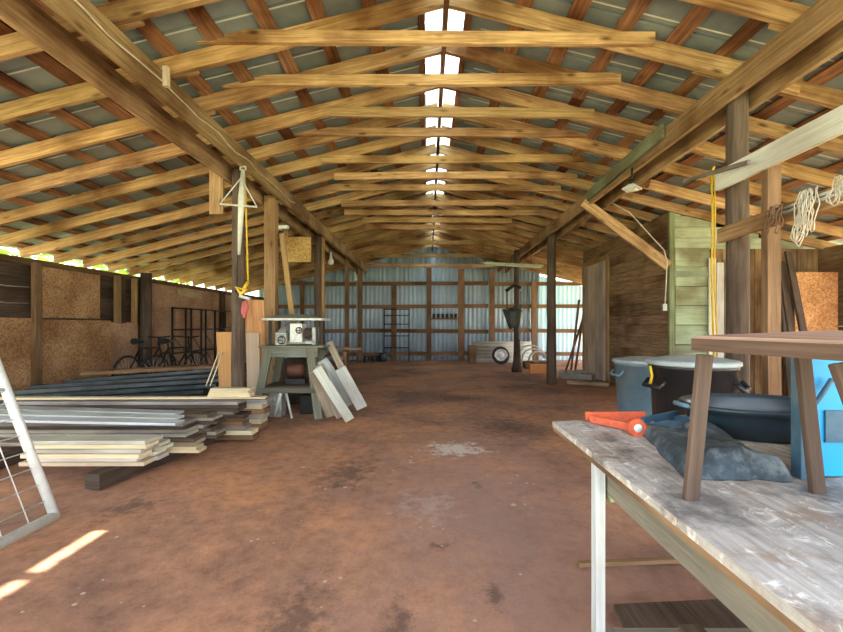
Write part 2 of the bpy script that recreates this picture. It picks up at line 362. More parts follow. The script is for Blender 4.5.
# ------------------------------------------------------------------ roof sheets
YA, YB = -0.6, 15.35
SLOT = (0.20, 0.335, 1.55, 2.79)               # open joint left between two sheets by the ridge
LIGHTS = [(3.3, 9.4), (10.8, 14.6)]               # roof-light lengths along the ridge
def roofz(x): return RB+RH+.028-SLOPE*abs(x-CX)
def sheet(x0, x1, y0, y1):
    bm = MB(); prof = []
    y = y0
    while y < y1-1e-6:
        e = min(y+.30, y1)
        prof += [(y, .0), (y+.008, .028), (y+.03, .028), (y+.038, 0)] if e-y > .06 else [(y, 0)]
        y = e
    prof.append((y1, 0))
    a = [bm.bm.verts.new((x0, p, roofz(x0)+h)) for p, h in prof]; b_ = [bm.bm.verts.new((x1, p, roofz(x1)+h)) for p, h in prof]
    a2 = [bm.bm.verts.new((x0, p, roofz(x0)+h+.004)) for p, h in prof]; b2 = [bm.bm.verts.new((x1, p, roofz(x1)+h+.004)) for p, h in prof]
    for i in range(len(prof)-1):
        bm.face([a[i], a[i+1], b_[i+1], b_[i]]); bm.face([a2[i], b2[i], b2[i+1], a2[i+1]])
    n = len(prof)-1
    bm.face([a[0], b_[0], b2[0], a2[0]]); bm.face([a[n], a2[n], b2[n], b_[n]])
    return bm
g = .175
def merge(lst):
    out = MB()
    for b_ in lst:
        me = bpy.data.meshes.new('t'); b_.bm.to_mesh(me); b_.bm.free(); out.bm.from_mesh(me); bpy.data.meshes.remove(me)
    return out
holes = LIGHTS
segsY = [(YA, LIGHTS[0][0]), (LIGHTS[0][1], LIGHTS[1][0]), (LIGHTS[1][1], YB)]
lst = [sheet(-6.35, CX-g, YA, YB)]+[sheet(CX-g, CX, a, b_) for a, b_ in segsY]
struct(merge(lst).build('ceiling_left', 'roof', at=(0, 0, 0)))
# right side, with the open joint
lst = [sheet(CX+g, 6.75, YA, SLOT[2]), sheet(SLOT[1], 6.75, SLOT[2], SLOT[3]), sheet(CX+g, 6.75, SLOT[3], YB)]
lst += [sheet(CX, CX+g, a, b_) for a, b_ in ((YA, SLOT[2]), (SLOT[3], LIGHTS[0][0]), segsY[1], segsY[2])]+[sheet(CX, SLOT[0], SLOT[2], SLOT[3])]
struct(merge(lst).build('ceiling_right', 'roof', at=(0, 0, 0)))
k = 0
for a, b_ in LIGHTS:
    for s_ in (-1, 1):
        k += 1; bm = MB(); x0, x1 = sorted((CX, CX+s_*(g+.03)))
        bm.quadslab([(x0, a-.03, roofz(x0)+.006), (x1, a-.03, roofz(x1)+.006), (x1, b_+.03, roofz(x1)+.006), (x0, b_+.03, roofz(x0)+.006)], .003)
        o = bm.build('window_%d' % k, 'clear'); struct(o)
# lap seams of the sheets from below, reflected light painted as pale strips
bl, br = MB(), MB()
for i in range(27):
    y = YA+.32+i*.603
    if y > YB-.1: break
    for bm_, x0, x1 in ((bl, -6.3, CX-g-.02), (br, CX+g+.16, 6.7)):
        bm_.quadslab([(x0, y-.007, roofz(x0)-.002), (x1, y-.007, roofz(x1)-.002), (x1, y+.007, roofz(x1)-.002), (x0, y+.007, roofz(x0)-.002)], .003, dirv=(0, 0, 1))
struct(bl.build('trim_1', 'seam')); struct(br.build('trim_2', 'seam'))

# ------------------------------------------------------------------ purlins and ridge board
for side, s_ in (('left', -1), ('right', 1)):
    ds = [.21]+[.235+.405*i for i in range(1, 16)]
    for i, d in enumerate(ds):
        x = CX+s_*d
        if abs(x) > 6.4: continue
        bm = MB(); sl = Vector((1, 0, -s_*SLOPE)).normalized()
        if side == 'right' and i == 0: x += .02
        z = RB+RH+.013-SLOPE*abs(x-CX)
        wd = .055 if i == 0 else .125
        if side == 'right' and i == 0: wd = .05; x = CX+.235
        yy = YA
        if side == 'right' and i == 0: x = .37; z = RB+RH+.013-SLOPE*abs(x-CX)
        L_ = [YA, 4.9+R.uniform(-1, 1), 10+R.uniform(-1, 1), YB-.1]
        for a, b_ in zip(L_, L_[1:]):
            bm.beam((x+R.uniform(-.015, .015), a, z), (x+R.uniform(-.015, .015), b_-.005, z), wd*R.uniform(.9, 1.1), .024, up=sl, tint=None)
        nm = ['first', 'second', 'third', 'fourth', 'fifth', 'sixth', 'seventh', 'eighth', 'ninth', 'tenth', 'eleventh', 'twelfth', 'thirteenth', 'fourteenth', 'fifteenth', 'sixteenth'][i]
        tag(bm.build('purlin', 'purlin'), 'reddish roof purlin under the sheets, %s out from the ridge on the %s slope' % (nm, side), 'roof board', 'roof purlins')
bm = MB(); 
for a, b_ in ((YA, 5.1), (5.1, 9.9), (9.9, YB-.05)): bm.beam((CX, a, RB+RH-.075), (CX, b_-.004, RB+RH-.075), .19, .042, jit=.002)
tag(bm.build('ridge_board', 'purlin'), 'long ridge board along the peak of the roof between the roof lights', 'roof board')

# ------------------------------------------------------------------ rafter pairs
collar_h = {0: 2.333, 1: 2.334, 2: 2.32, 3: 2.378, 4: 2.286, 5: 2.258, 6: 2.265, 7: 2.185, 8: 2.18}
collar_x = {-1: (140, 700), 0: (185, 651), 1: (196, 618), 2: (330, 592), 3: (250, 606), 4: (322, 583), 5: (335, 576), 6: (330, 560), 7: (342, 562), 8: (345, 556)}
idx = 0
for k in range(-5, 19):
    y = Y0+SP*k
    tie = k < 10 or k in (10, 13, 16, 18)
    t = thing('rafter_pair', 'rough sawn rafter pair %s, %s counting from the open front' % ('with tie board' if tie else 'without tie board', ORD[idx]), 'roof frame', (CX, y, RB-1.6), 'rafter pairs')
    idx += 1
    for s_ in (-1, 1):
        eave = -6.25 if s_ < 0 else 6.6
        xi = CX+s_*.024; xm = CX+s_*(2.75+R.uniform(-.05, .25))
        hz = RH/2
        bm = MB(); bow = R.uniform(-.012, .012)
        bm.beam((xi, y, rz(xi)+hz), (xm, y, rz(xm)+hz), RH, .045, jit=.0025, bow=bow, segs=8)
        bm.build('rafter', 'rafter', t)
        xo = CX+s_*(2.15+R.uniform(-.1, .1)); yo = y+.047
        bm = MB(); bm.beam((xo, yo, rz(xo)+hz), (eave, yo, rz(eave)+hz), RH*.97, .045, jit=.0025, segs=8, bow=R.uniform(-.01, .01))
        bm.build('rafter', 'rafter', t)
    if not tie: continue
    h = collar_h.get(k, {16: 2.12, 18: 1.99}.get(k, 2.17) if k > 0 else 2.333); z = EYE+h
    if k in collar_x: a, b_ = [(p-428)/F*y for p in collar_x[k]]
    else: e_ = 2.3 if k >= 16 else 1.8; a, b_ = CX-R.uniform(e_-.3, e_), CX+R.uniform(e_-.3, e_)
    bm = MB(); tl = R.uniform(-.015, .015)
    bm.beam((a, y-.046, z-tl), (b_, y-.046, z+tl), .102, .042, jit=.003, segs=8, bow=R.uniform(-.01, .012))
    bm.build('tie_board', 'rafter', t)

# ------------------------------------------------------------------ girders
GB, GT = EYE+1.80, EYE+2.02
def gird(x, segs, bot, top, lbl):
    for n_, (a, b_) in enumerate(segs):
        bm = MB(); bm.beam((x, a, (bot+top)/2), (x, b_-.006, (bot+top)/2), top-bot, .042, jit=.004, segs=10)
        tag(bm.build('girder_board', 'girder'), lbl[n_], 'beam', 'girder boards')
gird(-2.15, [(-.2, 6.4), (6.4, 15)], GB+.02, GT+.02, ['near brown girder board on the inner side of left posts', 'far length of inner left girder board running to back wall'])
gird(-2.44, [(-.2, 6.4), (6.4, 15)], GB-.045, GT-.045, ['near lower girder board on the outer side of left posts', 'far length of outer left girder board'])
gird(2.45, [(-.2, 6.0), (6.0, 15)], GB+.02, GT+.0, ['near smooth girder board on the inner side of right posts', 'far length of inner right girder board behind the green board'])
gird(2.70, [(-.2, 7.4), (7.4, 15)], GB-.0, GT-.02, ['near girder board on the outer side of right posts', 'far length of outer right girder board'])
bm = MB(); bm.beam(P(588, 196, 6.45), P(663, 131, 4.39), .15, .035, jit=.002)
o = bm.build('cover_board', 'green'); tag(o, 'faded green board nailed along the right girder above the lamp', 'board')
bm = MB(); a = P(165, 84, 3.6); bm.box(-2.12, -2.08, 3.43, 3.47, 3.13, 3.29); tag(bm.build('wood_cleat', 'fresh'), 'small pale cleat nailed on the left girder board', 'block')

# ------------------------------------------------------------------ posts
def round_post(x, y, r, top, label, mat='postwood', lean=(0, 0)):
    bm = MB(); n = 12; pts = []; rad = []
    for i in range(n+1):
        f_ = i/n; pts.append((x+lean[0]*f_+R.uniform(-.004, .004), y+lean[1]*f_, -.05+(top+.05)*f_)); rad.append(r*(1.06-.12*f_)*R.uniform(.97, 1.03))
    bm.tube(pts, rad, 14); return tag(bm.build('round_post', mat), label, 'post', 'round posts')
def sq_post(x, y, w, d, top, label, mat='sqpost', name='square_post', lean=(0, 0)):
    bm = MB(); bm.beam((x, y, -.05), (x+lean[0], y+lean[1], top), d, w, up=(0, 1, 0), jit=.003, segs=6)
    return tag(bm.build(name, mat), label, 'post')
round_post(2.575, 3.57, .082, 3.3, 'thick dark round post behind the black bin at right', lean=(-.01, 0))
round_post(2.575, 8.97, .095, 3.2, 'dark round post standing alone before the plank shed')
round_post(2.34, 11.35, .075, 3.2, 'far dark round post with dark gear hanging on it')
bm = MB(); bm.tube([(2.34, 11.3, -.04), (2.34, 11.3, .35), (2.34, 11.3, .85)], [.15, .10, .08], 8)
tag(bm.build('post_sleeve', 'darkwood'), 'rough wooden sleeve around the foot of the far round post', 'post')
round_post(-2.295, 5.2, .075, 3.1, 'dark round post on the left behind lumber with hoist hanging')
sq_post(-2.295, 6.3, .16, .14, 3.1, 'pale square timber post behind the machine stand')
round_post(-2.295, 9.0, .085, 3.1, 'dark round post on the left beyond machine stand')
sq_post(-2.19, 9.0, .05, .09, 3.1, 'slim pale stud beside the dark left post', name='stud')
sq_post(-2.295, 12.2, .10, .10, 3.1, 'slim square post on the left near back wall', 'girt')
sq_post(-2.295, 14.55, .14, .14, 3.1, 'square post at the back end of the left girder', 'girt')
sq_post(2.474, 3.1, .095, .06, 2.36, 'square timber post under the white board at right', 'girt')
bm = MB(); bm.beam(P(279, 232, 6.2)+Vector((0, .12, 0)), Vector((-1.98, 6.32, 1.25)), .07, .04, jit=.002)
tag(bm.build('brace_board', 'sqpost'), 'thin brace board slanting beside the pale square post', 'board')
# blocks at the head of posts
bm = MB(); bm.box(-2.62, -2.46, 5.15, 5.19, 2.55, 3.1); tag(bm.build('scab_board', 'girder'), 'short upright scab board at the head of the left hoist post', 'board')

# ------------------------------------------------------------------ wall_left: dark boards behind chip board sheets
bm = MB()
top = 2.11
for i in range(9):
    z0 = i*.24
    bm.beam((LW-.03-.012*(i % 2), 5.2, z0+.117), (LW-.03-.012*(i % 2), BACK, z0+.117), .262, .025, jit=.001)
struct(bm.build('wall_left', 'darkwood'))
bm = MB(); bm.beam((LW, 5.2, top+.02), (LW, BACK, top+.02), .09, .09); struct(bm.build('trim_3', 'girt'))
def wy(px): return LW*F/(px-428)
def wsheet(p0, p1, z0, z1, mat, label, dx=.03, name='chip_board_sheet', tint=None):
    bm = MB(); a, b_ = wy(p0), wy(p1)
    if tint is None: k_ = R.uniform(.85, 1.1); tint = (k_,)*3
    bm.box(LW+dx, LW+dx+.012, a, b_-.008, z0, z1, tint=tint, axis=1)
    return tag(bm.build(name, mat), label, 'board', 'sheets on the left wall')
wsheet(-30, 37, .02, 1.32, 'osb', 'lower brown chip board sheet nearest on the left wall')
wsheet(37, 109, .02, 1.30, 'osb', 'large lower brown chip board sheet with dark stains')
wsheet(109, 136, .02, 1.27, 'osbpink', 'narrow lower pale chip board sheet before the dark wall post')
wsheet(39, 98, 1.33, 2.13, 'osb', 'upper brown chip board sheet between wall studs')
wsheet(143, 174, .02, 2.12, 'osbpink', 'tall pink chip board sheet right of the dark wall post')
wsheet(174, 212, .02, 2.10, 'osbpink', 'tall pink chip board sheet behind the black rack')
wsheet(212, 262, .02, 2.08, 'osbpink', 'farthest pink chip board sheet in the left corner')
for px, w, lbl, mt in ((31, .10, 'thick wall stud between board sheets, nearest on left wall', 'girt'), (113, .09, 'pale wall stud right of upper sheet', 'sqpost'),
                   (118, .05, 'thin dark wall stud, second right of the upper sheet', 'darkwood'), (130, .07, 'pale stud beside the dark wall post', 'sqpost')):
    bm = MB(); yy = wy(px); bm.box(LW+.045, LW+.12, yy-w/2, yy+w/2, 1.25 if px > 50 else .03, 2.12); tag(bm.build('wall_stud', mt), lbl, 'stud', 'left wall studs')
bm = MB(); yy = wy(138); bm.tube([(LW+.16, yy, -.05), (LW+.16, yy, 2.25)], .10, 12); tag(bm.build('round_post', 'postwood'), 'dark round post against the left chip board wall', 'post', 'round posts')
bm = MB(); yy = wy(219); bm.box(LW+.05, LW+.13, yy-.1, yy+.1, 0, 2.15); tag(bm.build('wall_stud', 'darkwood'), 'dark wall stud beyond the black rack', 'stud', 'left wall studs')
bm = MB(); bm.beam((LW+.06, wy(175), 1.98), (LW+.06, wy(199), 1.93), .14, .02); tag(bm.build('lath', 'fresh'), 'short cream board fixed high on the pink wall sheets', 'board')
for z_, lbl in ((1.76, 'upper'), (1.53, 'lower')):
    bm = MB(); bm.tube([(LW+.06, 5.4, z_+.02), (LW+.06, 5.8, z_-.01), (LW+.06, wy(28)-.05, z_)], .006, 5); tag(bm.build('fence_wire', 'cable'), '%s pale wire strung across the dark boards of the left wall' % lbl, 'wire')

# ------------------------------------------------------------------ wall_back corrugated
bm = MB(); wl = .15; x = LW-.2; pts = []
while x < 3.95: pts.append(x); x += wl/6
rows = []
for z_ in (0, None):
    rows.append([bm.bm.verts.new((x, BACK+.03+.034*math.sin(2*PI*x/wl), (-.03 if z_ == 0 else rz(x)+RH))) for x in pts])
for i in range(len(pts)-1): bm.face([rows[0][i], rows[0][i+1], rows[1][i+1], rows[1][i]], smooth=True)
o = bm.build('wall_back', 'corr'); struct(o); sm = o.modifiers.new('s', 'SOLIDIFY'); sm.thickness = .004
bm = MB(); x = pts[-1]-.02; pts = []
while x < 7.3: pts.append(x); x += wl/6
rows = [[bm.bm.verts.new((x, BACK+.035+.034*math.sin(2*PI*x/wl), (-.03 if z_ == 0 else rz(x)+RH-.1))) for x in pts] for z_ in (0, 1)]
for i in range(len(pts)-1): bm.face([rows[0][i], rows[0][i+1], rows[1][i+1], rows[1][i]], smooth=True)
struct(bm.build('wall_back_clear', 'clearwall'))
for i, (py, mt) in enumerate(((283, 'girt'), (306, 'girt'), (331, 'girt'), (354, 'girt'))):
    z_ = EYE-(py-325)/F*14.9
    bm = MB()
    for a, b_ in ((LW+.2, -2.5), (-2.3, 2.1), (2.3, 6.2)): bm.beam((a, 14.955, z_+R.uniform(-.03, .03)), (b_, 14.955, z_+R.uniform(-.03, .03)), .13, .04, jit=.002)
    tag(bm.build('wall_girt', mt), ['top', 'second', 'third', 'lowest'][i]+' horizontal girt across the corrugated back wall', 'rail', 'back wall girts')
for px, w, tp, lbl in ((394, .17, 2.62, 'short post left of centre'), (429, .17, 3.2, 'centre post'), (461, .20, 3.15, 'post right of centre'), (492, .16, 3.1, 'post at the right end of the bay'),
                       (534, .15, 2.7, 'post in the bright right end'), (302, .12, 2.6, 'post in the dim left end')):
    xx = (px-428)/F*14.85
    bm = MB(); bm.beam((xx, 14.87, -.03), (xx, 14.87, tp), .10, w, up=(0, 1, 0), jit=.003, segs=5)
    tag(bm.build('wall_post', 'girt'), 'back wall timber '+lbl, 'post', 'back wall posts')

# ------------------------------------------------------------------ shed with plank wall (right)
SX, SF, SN = 3.73, 10.35, 6.67                       # wall plane x, far end, near end
bm = MB(); z_ = 0
dn, df, dh = 8.95, 10.22, 2.62
while z_ < rz(SX)-.05:
    w = R.uniform(.16, .22); zt = min(z_+w, rz(SX)+.02)
    segs_ = [(SN, SF)] if z_ > dh-.04 else [(SN, dn-.1), (df+.08, SF)]
    for a, b_ in segs_: bm.beam((SX+.02, a, (z_+zt)/2), (SX+.02, b_, (z_+zt)/2), zt-z_-.006, .03, jit=.0015)
    z_ = zt
struct(bm.build('wall_shed_side', 'plank'))
bm = MB(); bm.box(SX+.04, RW, SF-.03, SF, 0, 2.3); struct(bm.build('wall_shed_end', 'plank'))
# door_1 cream double door in the shed side
d1 = thing('door_1', 'x', 'x', (SX, 9.6, 0)); del d1['label']; del d1['category']; struct(d1)
for i, (a, b_) in enumerate(((dn, (dn+df)/2), ((dn+df)/2, df))):
    bm = MB(); n = 3
    for j in range(n):
        y_a = a+(b_-a)*j/n; y_b = a+(b_-a)*(j+1)/n
        bm.beam((SX+.005, (y_a+y_b)/2, .03), (SX+.005, (y_a+y_b)/2, dh-.04), (y_b-y_a)-.006, .03, up=(0, 1, 0))
    bm.build('door_leaf', 'cream', d1)
bm = MB(); bm.box(SX-.035, SX+.0, dn-.1, dn, 0, dh+.06); bm.box(SX-.035, SX, df, df+.08, 0, dh+.06); bm.box(SX-.035, SX, dn, df, dh-.04, dh+.06)
bm.build('door_frame', 'sqpost', d1)
# front wall of the shed
bm = MB(); z_ = 2.40
while z_ < rz(SX)-.02:
    zt = min(z_+.17, rz(SX)+.05); zz = (z_+zt)/2; xe = min(RW, CX+(RB-zz)/SLOPE+.2)
    bm.beam((SX+.03, SN+.015, zz), (xe, SN+.015, zz), zt-z_-.006, .025); z_ = zt
struct(bm.build('wall_shed_upper', 'greenp'))
bm = MB()
x = 4.42
while x < RW:
    w = R.uniform(.13, .19); bm.beam((x+w/2, SN+.02, 0), (x+w/2, SN+.02, 2.40), .025, w-.006, up=(0, 1, 0)); x += w
struct(bm.build('wall_shed_front', 'plank'))
d2 = thing('door_2', 'x', 'x', (4.08, SN, 0)); del d2['label']; del d2['category']; struct(d2)
bm = MB()
for i in range(8): bm.beam((3.83, SN, .17+i*.30), (4.36, SN, .17+i*.30), .292, .03, tint=(R.uniform(.85, 1), 1, R.uniform(.9, 1)))
bm.build('door_leaf', 'greenp', d2)
bm = MB(); bm.box(3.80, 4.38, SN-.045, SN-.02, 1.96, 2.05, tint=(.6, .6, .6)); bm.box(3.80, 4.38, SN-.045, SN-.02, .8, .9, tint=(.6, .6, .6)); bm.build('ledge', 'greenp', d2)
bm = MB(); bm.box(3.72, 3.80, SN-.05, SN, 0, rz(SX)); struct(bm.build('trim_4', 'green'))
for i, px in enumerate((709, 717, 726)):
    xx = (px+4-428)/F*6.6; bm = MB(); bm.box(xx-.055, xx+.055, 6.61, 6.635, 0, [2.25, 2.18, 2.22][i])
    tag(bm.build('leaning_board', 'pale'), ['leftmost', 'middle', 'rightmost'][i]+' of three pale upright boards right of green door', 'board', 'pale boards by the green door')
# right outer wall beyond the frame edge, only its far part
bm = MB(); z_ = 0
while z_ < 2.2: bm.beam((RW+.02, 5.6, z_+.1), (RW+.02, SF, z_+.1), .199, .03); z_ += .2
struct(bm.build('wall_right', 'plank'))
a = P(795, 272, 6.2); b_ = P(838, 325, 6.2)
bm = MB(); bm.box(a.x, b_.x, 6.2, 6.215, 0, a.z, tint=(1, .9, .8), axis=0); tag(bm.build('chip_board_sheet', 'osb'), 'brown sheet standing at the far right behind the ropes', 'board')

# brace from girder to shed
bm = MB(); bm.beam(P(583, 202, 6.5), P(668, 266, 6.5), .15, .05, jit=.003, tint=(1.2, 1.2, 1.15)); tag(bm.build('brace_timber', 'girder'), 'broad timber brace slanting from right girder down to shed wall', 'beam')
bm = MB(); c = [P(612, 203, 6.6), P(630, 213, 6.55), P(650, 235, 6.55), P(664, 250, 6.5), P(667, 262, 6.4), P(666, 285, 6.4), P(665, 305, 6.4)]
bm.tube(c, .009, 6); tag(bm.build('electric_cable', 'cable'), 'pale cable drooping from the roof down the shed corner', 'cable')
bm = MB(); p = P(664.5, 306, 6.4); bm.box(p.x-.03, p.x+.03, 6.38, 6.42, p.z-.07, p.z+.03); tag(bm.build('switch_box', 'sawmetal'), 'small metal switch box at the lower end of cable', 'switch')

# ------------------------------------------------------------------ hanging white board, lower board, pipes, ropes
XB = 2.405
bm = MB(); bm.beam(P(717, 182, XB*F/289), P(870, 106, XB*F/442), .155, .035, jit=.003, tint=(1.05, 1.08, 1.05))
tag(bm.build('nailed_board', 'white'), 'white painted board nailed slanting high on the right posts', 'board')
bm = MB(); bm.beam(P(684, 181, 4.0), P(756, 162, 3.05)-Vector((.05, 0, 0)), .03, .022); tag(bm.build('stick', 'grey'), 'grey stick fixed across the end of white board', 'stick')
bm = MB(); bm.beam((2.405, 3.55, EYE+.735), (2.405, 1.9, EYE+.775), .115, .035, jit=.003, tint=(.95, .9, .85))
tag(bm.build('nailed_board', 'girder'), 'lower brown board nailed between right posts carrying pipes', 'board')
for i, (dz_, dx_, lbl) in enumerate(((.0, 0, 'upper'), (-.028, 0, 'lower'))):
    bm = MB(); bm.tube([(2.374+dx_, 3.0, EYE+.775+dz_), (2.374+dx_, 2.0, EYE+.80+dz_)], .011, 8)
    tag(bm.build('metal_pipe', 'galv'), '%s thin metal pipe lying along the brown board with ropes' % lbl, 'pipe')
def hank(x, y, z, L_, n, mat, label, name='rope_hank', r=.0035):
    bm = MB()
    for i in range(n):
        w = R.uniform(.012, .032); l = L_*R.uniform(.6, 1.0); pts = []; ph = R.uniform(0, 6); oy = R.uniform(-.05, .05); ox = R.uniform(-.012, .012)
        for j in range(19):
            a_ = 2*PI*j/18; f_ = (1-math.cos(a_))/2
            pts.append((x+ox+.018*math.cos(a_)+.006*math.sin(3*a_+ph), y+oy+w*math.sin(a_)*(.5+f_)+.008*math.sin(5*a_+ph), z+.02-f_*l+.006*math.sin(7*a_)))
        bm.tube(pts, r, 5)
    return tag(bm.build(name, mat), label, 'rope', 'rope hanks on the pipes')
hank(2.31, 2.63, 2.03, .36, 11, 'rope', 'long pale rope hank hanging from the pipes at right')
hank(2.31, 2.40, 2.04, .17, 7, 'rope', 'short pale rope hank at the right edge of the pipes')
hank(2.31, 2.86, 2.00, .20, 5, 'girt', 'thin brown cord hank hanging left of pale rope', r=.004)
# yellow strap
bm = MB(); p = P(712, 171, 3.85); q = P(714, 362, 3.85)
bm.tube([p+Vector((-.008, 0, .01)), p+Vector((-.008, -.02, -.4)), (q+p)/2+Vector((-.012, 0, 0)), q], .0085, 6)
bm.tube([p+Vector((.02, 0, .01)), p+Vector((.016, -.02, -.35)), (q+p)/2+Vector((.012, 0, 0)), q+Vector((.03, 0, .05))], .006, 6)
bm.tube([p+Vector((-.01, -.02, 0)), p+Vector((0, -.03, .03)), p+Vector((.02, .01, .02)), p+Vector((.02, .03, -.02))], .008, 6)
tag(bm.build('hanging_strap', 'yellow'), 'yellow strap hanging straight down from the grey stick', 'strap')
# dark leaning planks on right
for i, (a, b_) in enumerate((((781, 262), (806, 440)), ((788, 252), (822, 430)), ((783, 300), (794, 440)))):
    bm = MB(); A = P(*a, 5.9); B = P(*b_, 4.9); B.z = .0 if B.z < 0 else B.z
    bm.beam(B, A, .03, .09, up=(0, 1, 0)); tag(bm.build('leaning_plank', 'darkwood'), ['dark plank leaning behind the square post', 'longest dark plank leaning right of square post', 'short dark plank leaning lowest behind square post'][i], 'board', 'dark leaning planks')

# ------------------------------------------------------------------ lamps
def flood(px, py, Y, s_, label, up):
    p = P(px, py, Y); t = thing('flood_lamp', label, 'lamp', p)
    bm = MB(); bm.tube([p+Vector((0, 0, up)), p+Vector((0, 0, .03*s_))], .012*s_, 6); bm.tube([p+Vector((0, 0, .03*s_)), p+Vector((0, 0, .09*s_))], .03*s_, 10); bm.build('lamp_socket', 'black', t)
    bm = MB(); bm.lathe(p, [(.03*s_, .04*s_), (.12*s_, -.015*s_), (.125*s_, -.03*s_)], 4, capb=True, smooth=False); bm.build('lamp_shade', 'lampwhite', t)
    bm = MB(); bm.lathe(p, [(.10*s_, -.032*s_), (.06*s_, -.05*s_)], 4, capt=True, smooth=False); bm.build('lens', 'seam', t)
flood(632, 187, 4.95, .95, 'white square lamp hanging below the right girder', .22)
bm = MB(); p = P(283, 227, 6.9); bm.box(p.x-.09, p.x+.09, 6.86, 6.94, p.z-.03, p.z+.02); bm.box(p.x-.12, p.x-.03, 6.84, 6.96, p.z-.045, p.z-.032)
tag(bm.build('lamp_housing', 'lampwhite'), 'small white lamp fitting behind the pale square post on left', 'lamp')
for px, py, Y, lbl in ((331, 261, 9.4, 'small white bulb below the left girder past dark post'), (355, 278, 12.6, 'small white bulb at the far end of left girder')):
    p = P(px, py, Y); p.z += .0
    bm = MB(); bm.lathe(p, [(.012, .2), (.03, .08), (.035, .04), (.065, 0), (.06, -.06), (.03, -.085)], 10, capt=True); tag(bm.build('light_bulb', 'lampwhite'), lbl, 'lamp')
a, b_ = P(483, 263, 10.9), P(543, 266, 10.9)
t = thing('strip_light', 'long pale green strip light hanging across the far right post', 'lamp', (a+b_)/2)
bm = MB(); bm.beam(a, b_, .05, .09, tint=(1, 1, 1)); bm.build('lamp_housing', 'tubegreen', t)
bm = MB(); bm.tube([a+Vector((.05, 0, -.04)), b_+Vector((-.05, 0, -.04))], .014, 8); bm.build('lamp_tube', 'lampwhite', t)
bm = MB(); bm.tube([a+Vector((.3, 0, .02)), a+Vector((.3, 0, .45))], .006, 5); bm.tube([b_+Vector((-.3, 0, .02)), b_+Vector((-.3, 0, .5))], .006, 5); bm.build('hanger', 'black', t)

# cable along the left inner girder
bm = MB(); pts = []
for i in range(28):
    y = 1.7+i*.19; pts.append((-2.115, y, GT-.06-.035*abs(math.sin(i*.7))-.02*i/28*1.5+.01*math.sin(i*1.9)))
bm.tube(pts, .008, 5); tag(bm.build('electric_cable', 'cable'), 'thin pale cable looping along the left girder board', 'cable')
hk = P(8, 6, 2.6); bm = MB()
for i in range(7):
    a0 = R.uniform(0, 6); pts = [hk+Vector((.035*math.cos(a0+j*.5)*(1+.1*i)-.02, .03*math.sin(a0+j*.5), .03*math.sin(a0*2+j*.45)+.06)) for j in range(9)]
    bm.tube(pts, .005, 5)
bm.tube([hk+Vector((-.02, 0, .06)), hk+Vector((-.0, 0, .22))], .005, 5)
tag(bm.build('rope_knot', 'rope'), 'pale rope knot hanging at the top left corner', 'rope')

# hoist on the left post
hp = P(242, 170, 4.95)
t = thing('hanging_spreader', 'pale tapered hanger with triangle rod on the left post', 'hoist', hp)
bm = MB(); a, b_ = P(243, 170, 4.95), P(239, 255, 4.95); bm.tube([a, a+(b_-a)*.35, b_], [.022, .042, .016], 8); bm.tube([a+Vector((-.03, 0, 0)), a+Vector((-.03, 0, .04)), a+Vector((.03, 0, .04)), a+Vector((.03, 0, 0))], .01, 6); bm.build('tapered_bar', 'galvpaint', t)
bm = MB(); l, r_ = P(220, 204, 4.9), P(257, 207, 4.9); tp = P(241, 178, 4.9); bm.tube([l, tp], .007, 6); bm.tube([tp, r_], .007, 6); bm.tube([l, r_], .011, 6); bm.build('triangle_rod', 'galvpaint', t)
bm = MB(); bm.tube([P(238, 255, 4.95), P(237, 285, 4.95)], .006, 5); bm.lathe(P(237, 290, 4.95), [(.02, -.03), (.03, 0), (.02, .03)], 8, capt=True); bm.build('hook_line', 'black', t)
bm = MB(); bm.tube([P(245, 175, 4.97), P(247, 240, 4.97), P(248, 282, 4.97)], .009, 6)
bm.tube([P(248, 282, 4.97), P(243, 290, 4.9), P(236, 287, 4.9), P(241, 294, 4.9), P(246, 289, 4.9)], .022, 6)
tag(bm.build('hanging_strap', 'yellow'), 'orange yellow strap hanging on the left post to a bundle', 'strap')
bm = MB(); c0 = P(245, 303, 4.93); pts = [c0+Vector((.0, 0, .02)), c0+Vector((.005, 0, -.05)), c0+Vector((-.01, 0, -.11)), c0+Vector((0, 0, -.17))]; bm.tube(pts, [.03, .045, .035, .02], 8)
tag(bm.build('rag', 'pink'), 'faded red rag hanging on the left post', 'cloth')
bm = MB(); bm.beam(P(240, 296, 4.9), P(250, 299, 4.9), .03, .05); tag(bm.build('clamp', 'bluegrey'), 'small teal clamp above the red rag', 'clamp')
# square sheet under rafters at left
a, b_ = P(285, 237, 8.3), P(311, 262, 8.3)
bm = MB(); bm.box(a.x, b_.x, 8.3, 8.315, b_.z, a.z, tint=(1.2, 1.35, 1.0), axis=0); tag(bm.build('chip_board_sheet', 'osb'), 'square yellowish chip board sheet fixed high left of the dark post', 'board')
bm = MB(); bm.beam((-2.75, 8.33, b_.z+.1), (-2.75, 8.33, 3.15), .05, .08, up=(0, 1, 0)); tag(bm.build('stud', 'girder'), 'short stud holding the square chip board sheet', 'board')

